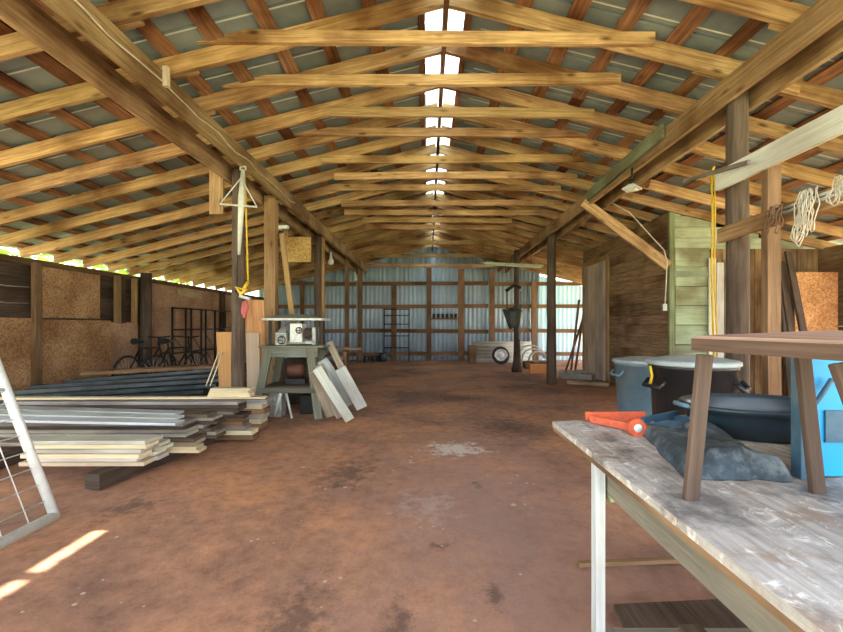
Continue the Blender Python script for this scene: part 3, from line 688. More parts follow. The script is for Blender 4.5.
# ------------------------------------------------------------------ bicycle
def bicycle(x, y, ang, label):
    t = thing('bicycle', label, 'bicycle', (x, y, 0)); ca, sa = math.cos(ang), math.sin(ang)
    def q(u, w, z_): return Vector((x+u*ca-w*sa, y+u*sa+w*ca, z_))
    wr = .33
    for u in (-.5, .5):
        bm = MB(); bm.tube([q(u+wr*math.cos(a_), 0, wr+wr*math.sin(a_)) for a_ in [2*PI*i/24 for i in range(24)]], .02, 6, closed=True); w_ = bm.build('wheel', 'rubber', t)
        bm = MB()
        for i in range(9): a_ = PI*i/9; bm.tube([q(u-wr*math.cos(a_), 0, wr-wr*math.sin(a_)), q(u+wr*math.cos(a_), 0, wr+wr*math.sin(a_))], .003, 4)
        bm.build('spokes', 'galv', w_)
    bm = MB(); hd, bb_, st = q(.32, 0, .78), q(-.08, 0, .3), q(-.2, 0, .78)
    for a_, b2 in ((hd, st), (hd, bb_), (bb_, st), (bb_, q(-.5, 0, .33)), (st, q(-.5, 0, .33)), (q(.3, 0, .86), q(.5, 0, .33))): bm.tube([a_, b2], .018, 6)
    bm.build('frame', 'black', t)
    bm = MB(); bm.tube([q(.3, 0, .85), q(.3, 0, .98)], .015, 6); bm.tube([q(.22, -.3, 1.0), q(.3, -.1, .98), q(.3, .1, .98), q(.22, .3, 1.0)], .014, 6); bm.build('handlebar', 'black', t)
    bm = MB(); bm.tube([q(-.2, 0, .78), q(-.22, 0, .9)], .014, 6); bm.tube([q(-.36, 0, .92), q(-.24, 0, .92), q(-.1, 0, .91)], [.06, .05, .02], 8); bm.build('saddle', 'blackplastic', t)
bicycle(-5.35, 8.2, 1.5, 'black bicycle leaning before the chip board wall by the dark post')
bicycle(-4.85, 8.3, 1.35, 'dark bicycle standing in front of the other one, nearer the steel lengths')

# black rack
t = thing('metal_rack', 'black metal rack frame standing before the pink wall sheets', 'rack', (-5.35, 9.9, 0))
X_ = -5.35; y_a, y_b = 9.0, 11.25
bm = MB()
for y in (9.0, 9.5, 9.72, 10.15, 10.35, 10.8, 11.25): bm.tube([(X_, y, 0), (X_, y, 1.60)], .022, 6)
bm.build('upright', 'black', t)
bm = MB()
for z_ in (1.58, 1.12, .62, .15): bm.tube([(X_, y_a, z_), (X_, y_b, z_)], .018, 6)
bm.build('rail', 'black', t)
bm = MB()
for a_, b2 in ((9.0, 9.5), (9.72, 10.15), (10.35, 10.8)): bm.tube([(X_, a_, 1.0), (X_, b2, .62)], .008, 5); bm.tube([(X_, a_, .6), (X_, b2, .2)], .008, 5)
bm.build('diagonal_rod', 'black', t)
bm = MB(); bm.tube([(X_+.05, 11.25, 1.58), (X_+.28, 11.25, 1.58), (X_+.28, 11.25, 1.15), (X_+.05, 11.25, 1.15)], .016, 6, closed=True); bm.build('end_bracket', 'black', t)
# leaning sheets by the left hoist post
bm = MB(); a = P(218, 331, 5.55); b_ = P(233, 331, 5.55); bm.quadslab([(a.x, 5.62, 0), (b_.x+.05, 5.62, 0), (b_.x+.05, 5.5, 1.13), (a.x, 5.5, 1.13)], .02, dirv=(0, 1, 0))
tag(bm.build('plywood_sheet', 'orangeply'), 'orange plywood offcut leaning left of the hoist post', 'board')
bm = MB(); a = P(245, 300, 5.7); b_ = P(264, 300, 5.7); bm.quadslab([(a.x, 5.78, 0), (b_.x, 5.78, 0), (b_.x, 5.7, a.z), (a.x, 5.7, a.z)], .015, dirv=(0, 1, 0), tint=(1.0, .85, .75))
tag(bm.build('chip_board_sheet', 'osb'), 'tall brown chip board leaning right of the hoist post', 'board')
bm = MB(); a = P(245, 333, 5.6); b_ = P(258, 333, 5.6); bm.quadslab([(a.x, 5.70, 0), (b_.x, 5.70, 0), (b_.x, 5.62, a.z), (a.x, 5.62, a.z)], .012, dirv=(0, 1, 0))
tag(bm.build('plywood_sheet', 'cream'), 'cream offcut leaning on the tall brown chip board', 'board')
for i, (x0, x1) in enumerate(((206, 219), (210, 223))):
    bm = MB(); bm.tube([P(x0, 386, 5.3), P(x1, 352, 5.45)], .008, 5); tag(bm.build('thin_lath', 'fresh'), ['left', 'right'][i]+' of two thin pale sticks leaning on the plywood offcut', 'stick')

# ------------------------------------------------------------------ lumber
def lboard(px0, px1, py, Y, w, th, mat, label, group, dy=0.0, name='lumber_board', zoff=0, tint=None, dpy=0):
    """board lying across (x direction); py = top front edge height line"""
    a = P(px0, py, Y); b_ = P(px1, py+dpy, Y)
    bm = MB(); c = Vector((0, w/2, -th/2)); b2 = b_+Vector((0, dy, 0)); b2.z = a.z if not dpy else b_.z
    bm.beam(a+c, b2+c, th, w, jit=.002, segs=4, tint=tint); return tag(bm.build(name, mat), label, 'board', group)
# bearer timbers under the stacks
bm = MB(); bm.beam(Vector((-2.50, 3.2, .055)), Vector((-2.27, 4.45, .055)), .11, .13, jit=.002, segs=3); tag(bm.build('bearer_timber', 'darkwood'), 'dark square timber on the dirt under the front lumber', 'beam')
bm = MB(); bm.beam(Vector((-3.75, 3.1, .05)), Vector((-3.6, 4.6, .05)), .10, .12); tag(bm.build('bearer_timber', 'darkwood'), 'dark timber at the left edge under the front lumber', 'beam')
def stack(x0, x1, y0, w, z0, n, th, mat, lab, group, rag=.05, dy=0, mats=None, gap=.004, name='lumber_board'):
    z_ = z0
    for i in range(n):
        bm = MB(); a = x0+R.uniform(-rag, rag); b_ = x1+R.uniform(-rag, rag); yy = y0+w/2+R.uniform(-.02, .02)
        bm.beam((a, yy, z_+th/2), (b_, yy+dy, z_+th/2), th, w, jit=.001, segs=3)
        wh = ORD[i] if False else ['lowest', 'second lowest', 'third lowest', 'fourth from below', 'fifth from below', 'sixth from below', 'seventh from below', 'eighth from below', 'ninth from below'][i] if i < n-1 else 'topmost'
        tag(bm.build(name, mats[i % len(mats)] if mats else mat), lab % wh, 'board', group); z_ += th+gap
    return z_
# front white stack (three short side by side columns of moulding)
stack(-3.16, -2.27, 3.36, .16, .112, 6, .030, 'fresh', '%s cream board in the short front stack', 'cream boards in front', .06, mats=['fresh', 'pale'])
stack(-3.05, -2.22, 3.54, .15, .112, 5, .030, 'pale', '%s cream board in the row behind the short front stack', 'cream boards in front', .06)
stack(-2.7, -1.98, 3.72, .13, .112, 2, .026, 'fresh', '%s cream board poking right past the front stack', 'cream boards in front', .03)
# second: darker boards below long blue grey ones
z2 = stack(-4.6, -2.18, 3.95, .22, .112, 6, .032, 'grey', '%s grey board under the long pale blue boards', 'grey boards of second stack', .08, mats=['grey', 'darkwood', 'grey'])
stack(-4.5, -2.12, 4.19, .2, .112, 7, .030, 'darkwood', '%s dark board at the back of the second stack', 'grey boards of second stack', .07, mats=['darkwood', 'grey'])
for i in range(3):
    bm = MB(); y = 3.80+i*.17; bm.beam((-4.9, y+.02*i, z2+.085+.01*i), (-2.22-.1*i, y+.05, z2+.018+.008*i), .022, .15, jit=.001, segs=4)
    tag(bm.build('long_board', 'bluegrey'), ['front', 'middle', 'rear'][i]+' of the long pale blue boards over the second stack', 'board', 'long pale blue boards')
stack(-2.75, -1.92, 4.48, .16, .02, 4, .045, 'girt', '%s rough offcut right of the second stack', 'rough offcuts', .1, mats=['girt', 'fresh', 'grey'])
# third stack
bm = MB(); bm.beam((-2.6, 4.75, .04), (-2.1, 5.6, .04), .08, .1); tag(bm.build('bearer_timber', 'darkwood'), 'dark timber under the third stack by the post', 'beam')
z3 = stack(-4.7, -2.1, 4.75, .24, .085, 8, .032, 'grey', '%s slate grey board in the third stack', 'slate boards of third stack', .06, mats=['darkwood', 'grey', 'darkwood'])
stack(-2.32, -1.90, 4.98, .2, .01, 6, .055, 'girt', '%s brown offcut at the right end of third stack', 'brown offcuts', .06, mats=['girt', 'fresh', 'grey'])
bm = MB(); bm.beam((-4.9, 4.85, z3+.02), (-1.85, 4.92, z3+.02), .022, .09); tag(bm.build('long_board', 'fresh'), 'long thin pale board lying over the third stack', 'board')
zt = z3+.036
for i in range(4):
    bm = MB(); bm.beam((-2.48+.01*i, 4.90, zt+.0125), (-2.02+R.uniform(-.02, .02), 4.90, zt+.0125), .022, .13); zt += .0245
    tag(bm.build('short_board', 'fresh'), ['lowest', 'second lowest', 'third lowest', 'topmost'][i]+' of the short cream boards on the third stack', 'board', 'short cream boards')
# dark long steel lengths behind
for i in range(9):
    zz = .25+(i % 3)*.055; yy = 5.35+i*.14
    bm = MB(); bm.beam((-5.5, yy-.35+.05*i, zz), (-2.75-.22*abs(i-3)*.5, yy+.55, zz+.06+.01*i), .045, .10, tint=(1, 1, 1))
    tag(bm.build('steel_section', 'darkmetal'), '%s dark blue steel length in the pile before left wall' % ORD[i], 'steel beam', 'dark steel lengths')
for i in range(3):
    bm = MB(); bm.box(-5.3+i*1.15, -5.1+i*1.15, 5.1, 6.6, 0, .20); tag(bm.build('bearer_timber', 'darkwood'), ['leftmost', 'middle', 'rightmost'][i]+' dark bearer under the steel lengths', 'beam', 'bearers under steel')
for i in range(5):
    bm = MB(); yy = 6.75+i*.15; bm.beam((-5.3, yy-.05, .30+.012*i), (-3.25, yy+.5, .38+.012*i), .05, .12); tag(bm.build('long_board', 'darkwood'), '%s dark board in the pile before black rack' % ORD[i], 'board', 'dark boards before rack')
bm = MB(); bm.box(-5.1, -3.6, 6.8, 7.6, 0, .27); tag(bm.build('timber_crib', 'darkwood'), 'dark crib of timber under the boards before the rack', 'beam')
# ladder
t = thing('ladder', 'wooden ladder lying flat on the pile near left wall', 'ladder', (-4.8, 7.0, .47))
A, B = Vector((-5.4, 6.75, .47)), Vector((-3.7, 7.55, .50)); d_ = (B-A).normalized(); s2 = Vector((d_.y, -d_.x, 0))*.17
for s_ in (-1, 1): bm = MB(); bm.beam(A+s2*s_, B+s2*s_, .05, .025); bm.build('rail', 'girt', t)
for i in range(8): bm = MB(); c = A+(B-A)*((i+.5)/8); bm.beam(c-s2, c+s2, .025, .025); bm.build('rung', 'girt', t)

# ------------------------------------------------------------------ gate at left
t = thing('farm_gate', 'galvanised tube gate with wire mesh leaning at left edge', 'gate', (-2.3, 2.69, 0))
def gq(u, v): return Vector((-2.31-.50*v/1.3, 2.66-u, .04+v))          # u along, v up the lean
bm = MB(); bm.tube([gq(0, 0), gq(0, 1.35)], .027, 10); bm.tube([gq(0, 1.35), gq(2.4, 1.35)], .027, 10)
bm.tube([gq(2.4, 1.35), gq(2.4, 0)], .022, 10); bm.build('outer_tube', 'galv', t)
bm = MB(); bm.tube([gq(-.01, 0), gq(2.4, 0)], .03, 10); bm.build('bottom_tube', 'galv', t)
bm = MB(); bm.tube([gq(0, .78), gq(2.4, .78)], .018, 8); bm.build('middle_tube', 'galv', t)
bm = MB()
for i in range(1, 8): bm.tube([gq(.02, i*.1), gq(2.4, i*.1)], .004, 5)
for i in range(1, 5): bm.tube([gq(.02, .78+i*.14), gq(2.4, .78+i*.14)], .004, 5)
for i in range(1, 15): bm.tube([gq(i*.16, 0), gq(i*.16, 1.35)], .0035, 5)
bm.build('wire_mesh', 'galv', t)

# ------------------------------------------------------------------ machine stand with planer
st = thing('machine_stand', 'grey green splay legged timber stand holding a machine', 'stand', (-1.87, 5.85, 0))
zt = 0.95; xl, xr, yn, yf = -2.12, -1.50, 5.62, 6.12
bm = MB(); bm.box(xl-.08, xr+.14, yn-.05, yf+.05, zt-.025, zt, tint=(1.2, 1.1, .9)); bm.build('top_board', 'standgreen', st, .004)
for y_ in (yn, yf): bm = MB(); bm.box(xl-.04, xr+.06, y_-.02, y_+.02, zt-.15, zt-.025); bm.build('apron', 'standgreen', st)
for (x_, sx_) in ((xl+.04, -.17), (xr-.04, .12)):
    for (y_, sy_) in ((yn, -.03), (yf, .05)):
        bm = MB(); bm.beam((x_+sx_, y_+sy_, 0), (x_, y_, zt-.03), .05, .105, up=(0, 1, 0)); bm.build('leg', 'standgreen', st)
for y_ in (yn-.045, yf+.045): bm = MB(); bm.box(xl-.08, xr+.05, y_-.015, y_+.015, .34, .40); bm.build('stretcher', 'standgreen', st)
mt_ = thing('planer', 'grey bench machine with wide flat top on the green stand', 'machine', (-1.85, 5.85, zt))
bm = MB(); bm.box(-2.03, -1.88, 5.70, 6.0, zt, zt+.17, axis=0); bm.beam((-1.96, 5.72, zt+.10), (-1.93, 5.95, zt+.27), .10, .11); bm.box(-1.55, -1.50, 5.74, 5.92, zt, zt+.24, axis=0)
bm.box(-2.03, -1.5, 5.78, 5.92, zt+.01, zt+.06, axis=0); bm.build('body', 'sawmetal', mt_, .008)
bm = MB(); bm.box(-1.84, -1.68, 5.72, 5.95, zt+.04, zt+.29); bm.beam((-1.80, 5.70, zt+.06), (-1.70, 5.70, zt+.24), .03, .02); bm.lathe((-1.76, 5.74, zt+.12), [(.07, -.03), (.07, .0), (.04, .03)], 7, axis='y', capb=True, smooth=False); bm.build('blade_guard', 'lampwhite', mt_, .008)
bm = MB(); bm.lathe((-1.60, 5.82, zt+.16), [(.05, -.07), (.075, -.05), (.075, .05), (.05, .07)], 14, axis='x', capt=True); m_o = bm.build('motor', 'rustred', mt_)
bm = MB(); bm.box(-1.64, -1.57, 5.73, 5.76, zt+.12, zt+.2); bm.build('switch_plate', 'black', m_o)
for cx_, cz_, rr_ in ((-1.93, .07, .05), (-1.70, .20, .04)):
    bm = MB(); bm.tube([Vector((cx_+rr_*math.cos(a_), 5.665, zt+cz_+rr_*math.sin(a_))) for a_ in [2*PI*q_/14 for q_ in range(14)]], .007, 6, closed=True)
    bm.tube([(cx_-rr_, 5.665, zt+cz_), (cx_+rr_, 5.665, zt+cz_)], .005, 5); bm.tube([(cx_, 5.665, zt+cz_-rr_), (cx_, 5.72, zt+cz_), (cx_, 5.665, zt+cz_+rr_)], .005, 5)
    hw = bm.build('hand_wheel', 'black', mt_); bm = MB(); bm.tube([(cx_+rr_, 5.665, zt+cz_), (cx_+rr_, 5.62, zt+cz_)], .009, 7); bm.build('grip', 'orange', hw)
for x_ in (-2.08, -1.46):
    for y_ in (5.66, 6.02): bm = MB(); bm.box(x_-.015, x_+.015, y_-.015, y_+.015, zt, zt+.33); bm.build('support_post', 'black', mt_)
bm = MB(); bm.box(-2.16, -1.38, 5.58, 6.1, zt+.33, zt+.36); bm.build('table_plate', 'galvpaint', mt_, .003)
bm = MB()
v_ = [bm.bm.verts.new(p) for p in ((-2.12, 5.62, zt+.36), (-1.45, 5.62, zt+.36), (-1.45, 6.06, zt+.36), (-2.12, 6.06, zt+.36), (-1.98, 5.72, zt+.41), (-1.62, 5.72, zt+.41), (-1.62, 5.96, zt+.41), (-1.98, 5.96, zt+.41))]
for f_ in ((0, 1, 5, 4), (1, 2, 6, 5), (2, 3, 7, 6), (3, 0, 4, 7), (4, 5, 6, 7), (3, 2, 1, 0)): bm.face([v_[i] for i in f_])
bm.build('cover', 'standgreen', mt_)
t = thing('motor', 'rust red motor stored below the green machine stand', 'motor', (-1.80, 5.9, .42))
bm = MB(); bm.lathe((-1.80, 5.9, .60), [(.03, -.13), (.07, -.12), (.09, -.08), (.09, .06), (.05, .10)], 16, axis='x', capt=True); bm.build('housing', 'rustred', t)
bm = MB(); bm.box(-1.93, -1.67, 5.82, 5.98, .42, .49); bm.build('foot', 'black', t)
bm = MB(); bm.box(xl-.05, xr+.02, yn, yf, .40, .415); bm.build('shelf_board', 'darkwood', st)
for i, (x_, y_, w_, h_, mt2, lb) in enumerate(((-2.02, 5.78, .16, .36, 'sawmetal', 'grey machine part standing under the stand at left'), (-1.66, 6.0, .2, .26, 'black', 'black box under the stand at right'))):
    bm = MB(); bm.box(x_-w_/2, x_+w_/2, y_-.1, y_+.1, 0, h_); bm.box(x_-w_/3, x_+w_/4, y_-.06, y_+.06, h_, h_+.03); tag(bm.build('machine_part', mt2, bevel=.01), lb, 'machine part')
bm = MB(); bm.tube([(-2.0, 5.6, .03), (-1.9, 5.55, .34)], .02, 6); bm.tube([(-1.78, 5.62, .0), (-1.86, 5.62, .36)], .015, 6); tag(bm.build('pipe_legs', 'galvpaint'), 'thin pipe frame propped below the stand', 'pipe')

# leaning boards against the stand
def leaner(pb, Yb, pt, Yt, w, th, mat, label, up=(0, 1, 0), tint=None):
    b0 = P(*pb, Yb); t0 = P(*pt, Yt); b0.z = max(b0.z, th*.4)
    bm = MB(); bm.beam(b0, t0, th, w, up=up, jit=.001, segs=3, tint=tint); return tag(bm.build('leaning_board', mat, bevel=.003), label, 'board', 'boards leaning on the stand')
leaner((331, 416), 5.68, (314, 372), 5.45, .13, .035, 'grey', 'brown grey board leaning leftmost against the machine stand', tint=(1.3, 1.15, .95))
leaner((350, 420), 5.42, (317, 368), 5.36, .12, .035, 'white', 'front white board leaning on the machine stand')
leaner((341, 417), 5.62, (319, 365), 5.5, .12, .03, 'grey', 'grey board leaning behind the front white board', tint=(1.2, 1.1, 1))
leaner((362, 408), 5.86, (340, 368), 5.72, .15, .03, 'white', 'wide white board leaning rightmost by the stand', tint=(.95, 1, 1.02))
leaner((358, 402), 6.06, (329, 342), 6.0, .09, .04, 'grey', 'tallest grey plank leaning at the right of the stand', tint=(1.35, 1.2, 1.0))
leaner((352, 404), 6.1, (322, 360), 5.95, .15, .03, 'bluegrey', 'pale blue grey board leaning between the white boards')
bm = MB(); bm.beam(P(298, 346, 6.5), P(362, 349, 6.5), .03, .12); bm.beam(P(345, 352, 6.3), P(346, 414, 6.3), .04, .04, up=(0, 1, 0))
bm.beam(P(318, 352, 6.3), P(318, 410, 6.3), .04, .04, up=(0, 1, 0))
tag(bm.build('low_rack', 'girt'), 'low wooden rack behind the leaning boards', 'rack')
bm = MB(); a = P(283, 360, 6.6); b_ = P(306, 360, 6.6); bm.box(a.x, b_.x, 6.6, 6.9, 0, .7); tag(bm.build('cabinet_box', 'darkwood', bevel=.01), 'dark wooden box standing behind the machine stand', 'box')

# ------------------------------------------------------------------ back area things
t = thing('metal_rack', 'thin black metal ladder rack against the back wall', 'rack', ((385+409)/2*0-1.08, 14.6, 0))
xa, xb = (384-428)/F*14.6, (409-428)/F*14.6
bm = MB()
for x_ in (xa, xb): bm.tube([(x_, 14.6, 0), (x_, 14.7, 1.78)], .022, 6)
bm.build('upright', 'black', t)
for z_ in (.45, .85, 1.25, 1.55, 1.76): bm = MB(); bm.tube([(xa, 14.6+.1*z_/1.78, z_), (xb, 14.6+.1*z_/1.78, z_)], .018, 6); bm.build('rung', 'black', t)
for i, (px, w_, h_) in enumerate(((376, .22, .22), (384, .28, .30), (368, .2, .18))):
    p = G(px, 360.5); bm = MB(); bm.lathe((p.x, 14.3, 0), [(w_*.45, 0), (w_*.5, .02), (w_*.5, h_*.85), (w_*.42, h_)], 12, capt=True)
    tag(bm.build('bucket', 'blackplastic'), ['middle', 'rightmost and tallest', 'leftmost and lowest'][i]+' of the dark tubs at the foot of the back wall', 'tub', 'dark tubs at the back wall')
bm = MB(); a = P(431, 312, 14.7); b_ = P(459, 318, 14.7); bm.box(a.x, b_.x, 14.62, 14.78, b_.z-.05, b_.z); 
o = tag(bm.build('wall_shelf', 'girt'), 'narrow shelf on the back wall between two posts', 'shelf')
for i in range(6):
    x_ = a.x+.1+i*.15; bm = MB(); bm.lathe((x_, 14.7, b_.z), [(.045, 0), (.05, .02), (.05, .12), (.03, .15)], 10, capt=True)
    tag(bm.build('jar', 'black'), ['leftmost', 'second', 'third', 'fourth', 'fifth', 'rightmost'][i]+' dark jar from the left on the back wall shelf', 'jar', 'jars on the back wall shelf')
# corrugated sheets leaning
xs0, xs1 = (472-428)/F*13.9, (520-428)/F*13.9
for i in range(2):
    bm = MB(); r0 = []; r1 = []; n = 60; 
    for j in range(n+1):
        f_ = j/n; x_ = xs0+.1*i+(xs1-xs0)*f_
        r0.append(bm.bm.verts.new((x_, 13.8+.2*i+.0*f_, .02))); 
    rows = []
    for q_ in range(25):
        g_ = q_/24; off = .018*math.sin(g_*2*PI*6)
        rows.append([bm.bm.verts.new((xs0+.12+.1*i-.1*g_, 13.8+.2*i+off+.12*g_, .02+.66*g_)), bm.bm.verts.new((xs1+.12+.3*i, 13.8+.2*i+off+.12*g_, .02+.66*g_))])
    for v_ in r0: bm.bm.verts.remove(v_)
    for q0, q1 in zip(rows, rows[1:]): bm.face([q0[0], q0[1], q1[1], q1[0]], smooth=True)
    o = bm.build('corrugated_sheet', ['pale', 'galvpaint'][i]); s2_ = o.modifiers.new('s', 'SOLIDIFY'); s2_.thickness = .004
    tag(o, ['front cream ribbed sheet standing on edge behind the wheel', 'rear grey ribbed sheet standing behind the cream one'][i], 'sheet')
bm = MB(); bm.box(xs0-.13, xs0+.1, 13.6, 13.75, 0, .58); tag(bm.build('crate', 'plank', bevel=.01), 'brown wooden block at the left end of cream ribbed sheet', 'block')
# tyre
p = G(500.5, 364); t = thing('spare_wheel', 'tyre with white rim leaning before the cream ribbed sheet', 'wheel', (p.x, 13.4, 0))
def tor(c, r_, rr_, n=28):
    bm = MB(); bm.tube([Vector(c)+Vector((r_*math.cos(2*PI*i/n), .10*math.sin(2*PI*i/n), r_*math.sin(2*PI*i/n))) for i in range(n)], rr_, 10, closed=True); return bm
tor((p.x, 13.4, .275), .225, .05).build('tyre', 'rubber', t)
bm = MB(); bm.lathe((p.x, 13.4, .275), [(.19, -.02), (.205, -.06), (.18, -.065), (.16, -.03), (.08, -.035), (.07, -.06), (.03, -.065)], 24, axis='y', capt=True); bm.build('rim', 'rim', t)
# bent arches (fenders)
for i, (px, r_, Yd) in enumerate(((531, .43, 12.5), (533, .34, 12.35), (538, .27, 12.2))):
    c = G(px, 362.5); c = Vector(((px-428)/F*Yd, Yd, .215)); bm = MB(); n = 16; prev = None
    for j in range(n+1):
        a_ = PI*(1.05-j/n*1.0)
        pts_ = [bm.bm.verts.new(c+Vector((q_*math.cos(a_), w_, q_*math.sin(a_)))) for q_, w_ in ((r_, -.08), (r_, .08), (r_-.03, .08), (r_-.03, -.08))]
        if prev: 
            for k_ in range(4): bm.face([prev[k_], prev[(k_+1) % 4], pts_[(k_+1) % 4], pts_[k_]], smooth=False)
        else: bm.face(pts_)
        prev = pts_
    bm.face(prev[::-1]); tag(bm.build('wheel_arch', 'lampwhite'), ['largest outer', 'middle', 'smallest inner'][i]+' of the white bent arches near the far post', 'fender', 'white bent arches')
for i in range(6):
    x_ = 2.72+i*.13; bm = MB(); bm.box(x_, x_+.12, 12.0+R.uniform(0, .1), 12.4, 0, R.uniform(.16, .21)); tag(bm.build('log_block', 'girt', bevel=.01), '%s short log block below the white arches' % ['leftmost', 'second', 'third', 'fourth', 'fifth', 'rightmost'][i], 'block', 'short log blocks')
bm = MB(); a = G(526, 375); bm.box(2.55, 3.15, 10.75, 10.9, 0, .24, tint=(1.6, 1.3, 1.1)); tag(bm.build('timber_block', 'orangeply', bevel=.01), 'reddish timber block on the dirt right of the far post', 'block')
bm = MB(); bm.beam((3.05, 9.9, .07), (3.62, 9.4, .07), .14, .2); bm.beam((3.1, 9.7, .17), (3.6, 9.75, .17), .06, .12); tag(bm.build('timber_pile', 'stone'), 'low grey timber offcuts before the cream shed door', 'block')
bm = MB(); bm.beam((2.9, 8.9, .05), (3.6, 8.5, .05), .08, .25); tag(bm.build('threshold_block', 'plank'), 'flat brown timber lying at the shed wall foot', 'block')
# hanging gear on the far post
t = thing('hanging_gear', 'dark engine like gear hanging on the far round post', 'gear', (2.34, 11.2, 2.5))
bm = MB(); bm.tube([P(506, 291, 11.2), P(514, 285, 11.2), P(521, 288, 11.2)], .045, 8); bm.build('hook', 'black', t)
for x_ in (507, 521): bm = MB(); bm.tube([P(x_, 291, 11.2), P(x_, 309, 11.2)], .012, 6); bm.build('chain', 'black', t)
bm = MB(); bm.lathe(P(514, 318, 11.15), [(.10, -.26), (.17, -.2), (.20, 0), (.23, .16), (.16, .26), (.08, .28)], 9, sy=.5, capt=True, smooth=False); bm.tube([P(504, 309, 11.1), P(511, 329, 11.1)], .05, 6); bm.build('body', 'gear', t)
# poles leaning near opening
for i, (pb, Yb, pt, Yt) in enumerate((((571, 371), 11.3, (579, 300), 10.6), ((575, 371), 11.2, (584, 310), 10.5), ((566, 369), 11.6, (582, 322), 10.7))):
    bm = MB(); b0 = P(*pb, Yb); b0.z = 0; bm.tube([b0, P(*pt, Yt)], .03, 7); tag(bm.build('leaning_pole', 'girt'), ['tallest', 'middle', 'shortest'][i]+' brown pole leaning at the far corner of the shed', 'pole', 'poles at shed corner')

# ------------------------------------------------------------------ bins
def bin_(x, y, r, h, mb, ml, label, extra=None):
    t = thing('trash_bin', label, 'bin', (x, y, 0))
    bm = MB(); bm.lathe((x, y, 0), [(r*.78, .0), (r*.80, .02), (r*.93, h*.8), (r*.95, h*.80), (r*.95, h-.06), (r*.99, h-.06), (r*.99, h-.03), (r*.94, h-.03)], 36, capt=True); bm.build('body', mb, t)
    bm = MB(); bm.lathe((x, y, h-.035), [(r*1.0, 0), (r*1.04, .005), (r*1.04, .03), (r*.98, .04), (r*.9, .042), (r*.6, .06), (r*.15, .072), (.0001, .073)], 36, capb=True); bm.build('lid', ml, t)
    for a_ in (PI*1.05, PI*1.75):
        bm = MB(); c = Vector((x+r*.97*math.cos(a_), y+r*.97*math.sin(a_), h*.80)); tg = Vector((-math.sin(a_), math.cos(a_), 0)); ou = Vector((math.cos(a_), math.sin(a_), 0))
        bm.tube([c-tg*.09+Vector((0, 0, .05)), c-tg*.09+ou*.045, c+tg*.09+ou*.045, c+tg*.09+Vector((0, 0, .05))], .016, 8); bm.build('handle', extra or mb, t)
bin_(2.43, 4.85, .315, .83, 'binblue', 'binlid', 'blue grey round bin with lid, left of the black bin')
bin_(1.995, 3.25, .30, .955, 'blackplastic', 'binlid', 'black round bin with a domed grey lid before the thick post')
bm = MB(); p = P(650, 375, 3.235); bm.tube([p+Vector((0, 0, .07)), p+Vector((.01, -.01, 0)), p+Vector((0, 0, -.08))], .01, 6); tag(bm.build('strap_end', 'yellow'), 'short yellow strap on the rim of black bin', 'strap')
bm = MB()
bm.box(1.7, 2.35, 3.55, 3.62, 0, .02)
bm.bm.free()

# ------------------------------------------------------------------ workbench
ZB = .86
t = thing('workbench', 'long worn workbench with bleached top in right foreground', 'workbench', (.9, .8, 0))
ys_ = lambda x_: 1.605+.11*(x_-.465)/.53
edges = [.465, .66, .86, 1.06, 1.26, 1.46]
for i in range(5):
    a, b_ = edges[i], edges[i+1]-.002
    bm = MB(); tn = [(1.0, 1.0, 1.0), (1.02, 1.0, .98), (1.0, .93, .86), (.86, .72, .58), (.86, .72, .58)][i]
    bm.quadslab([(a, -.5, ZB), (b_, -.5, ZB), (b_, ys_(b_), ZB), (a, ys_(a), ZB)], .018, tint=tn)
    bm.build('top_board', 'bench', t)
bm = MB(); bm.quadslab([(.467, -.5, ZB-.019), (1.455, -.5, ZB-.019), (1.455, ys_(1.4), ZB-.019), (.467, ys_(.48)-.002, ZB-.019)], .014); bm.build('sub_top', 'plank', t)
bm = MB(); bm.box(.503, .525, -.45, 1.30, ZB-.115, ZB-.035); bm.build('apron', 'grey', t)
bm = MB(); bm.box(.53, 1.42, 1.25, 1.275, ZB-.115, ZB-.035); bm.build('apron', 'grey', t)
for (x_, y_) in ((.483, 1.22), (1.42, 1.45), (1.42, -.35), (.483, -.35)):
    bm = MB(); bm.box(x_-.013, x_+.013, y_-.017, y_+.017, 0, ZB-.035); bm.build('leg', 'bluegrey', t)
bm = MB(); bm.box(.50, .53, -.35, 1.25, .28, .345); bm.box(1.38, 1.41, -.35, 1.45, .28, .345); bm.build('side_rail', 'grey', t)
bm = MB(); bm.box(.53, 1.38, 1.2, 1.235, .29, .35); bm.build('cross_rail', 'grey', t)
bm = MB(); bm.box(.70, .76, -.35, 1.2, .36, .385); bm.box(.98, 1.05, -.35, 1.2, .36, .385); bm.build('slat', 'darkwood', t)
bm = MB(); bm.box(.51, .60, 1.20, 1.24, ZB-.135, ZB-.118, tint=(1, 1.1, 1)); bm.build('corner_block', 'greenp', t)
bm = MB(); bm.quadslab([(.62, .4, .02), (1.5, .4, .02), (1.5, 1.9, .02), (.80, 1.85, .02)], .02); tag(bm.build('ground_mat', 'darkwood'), 'dark board lying on the dirt under the workbench', 'board')
bm = MB(); bm.beam(G(578, 567)+Vector((0, 0, .015)), G(700, 563)+Vector((0, 0, .02)), .02, .03); tag(bm.build('thin_lath', 'girt'), 'thin lath lying across the dirt under the workbench', 'stick')

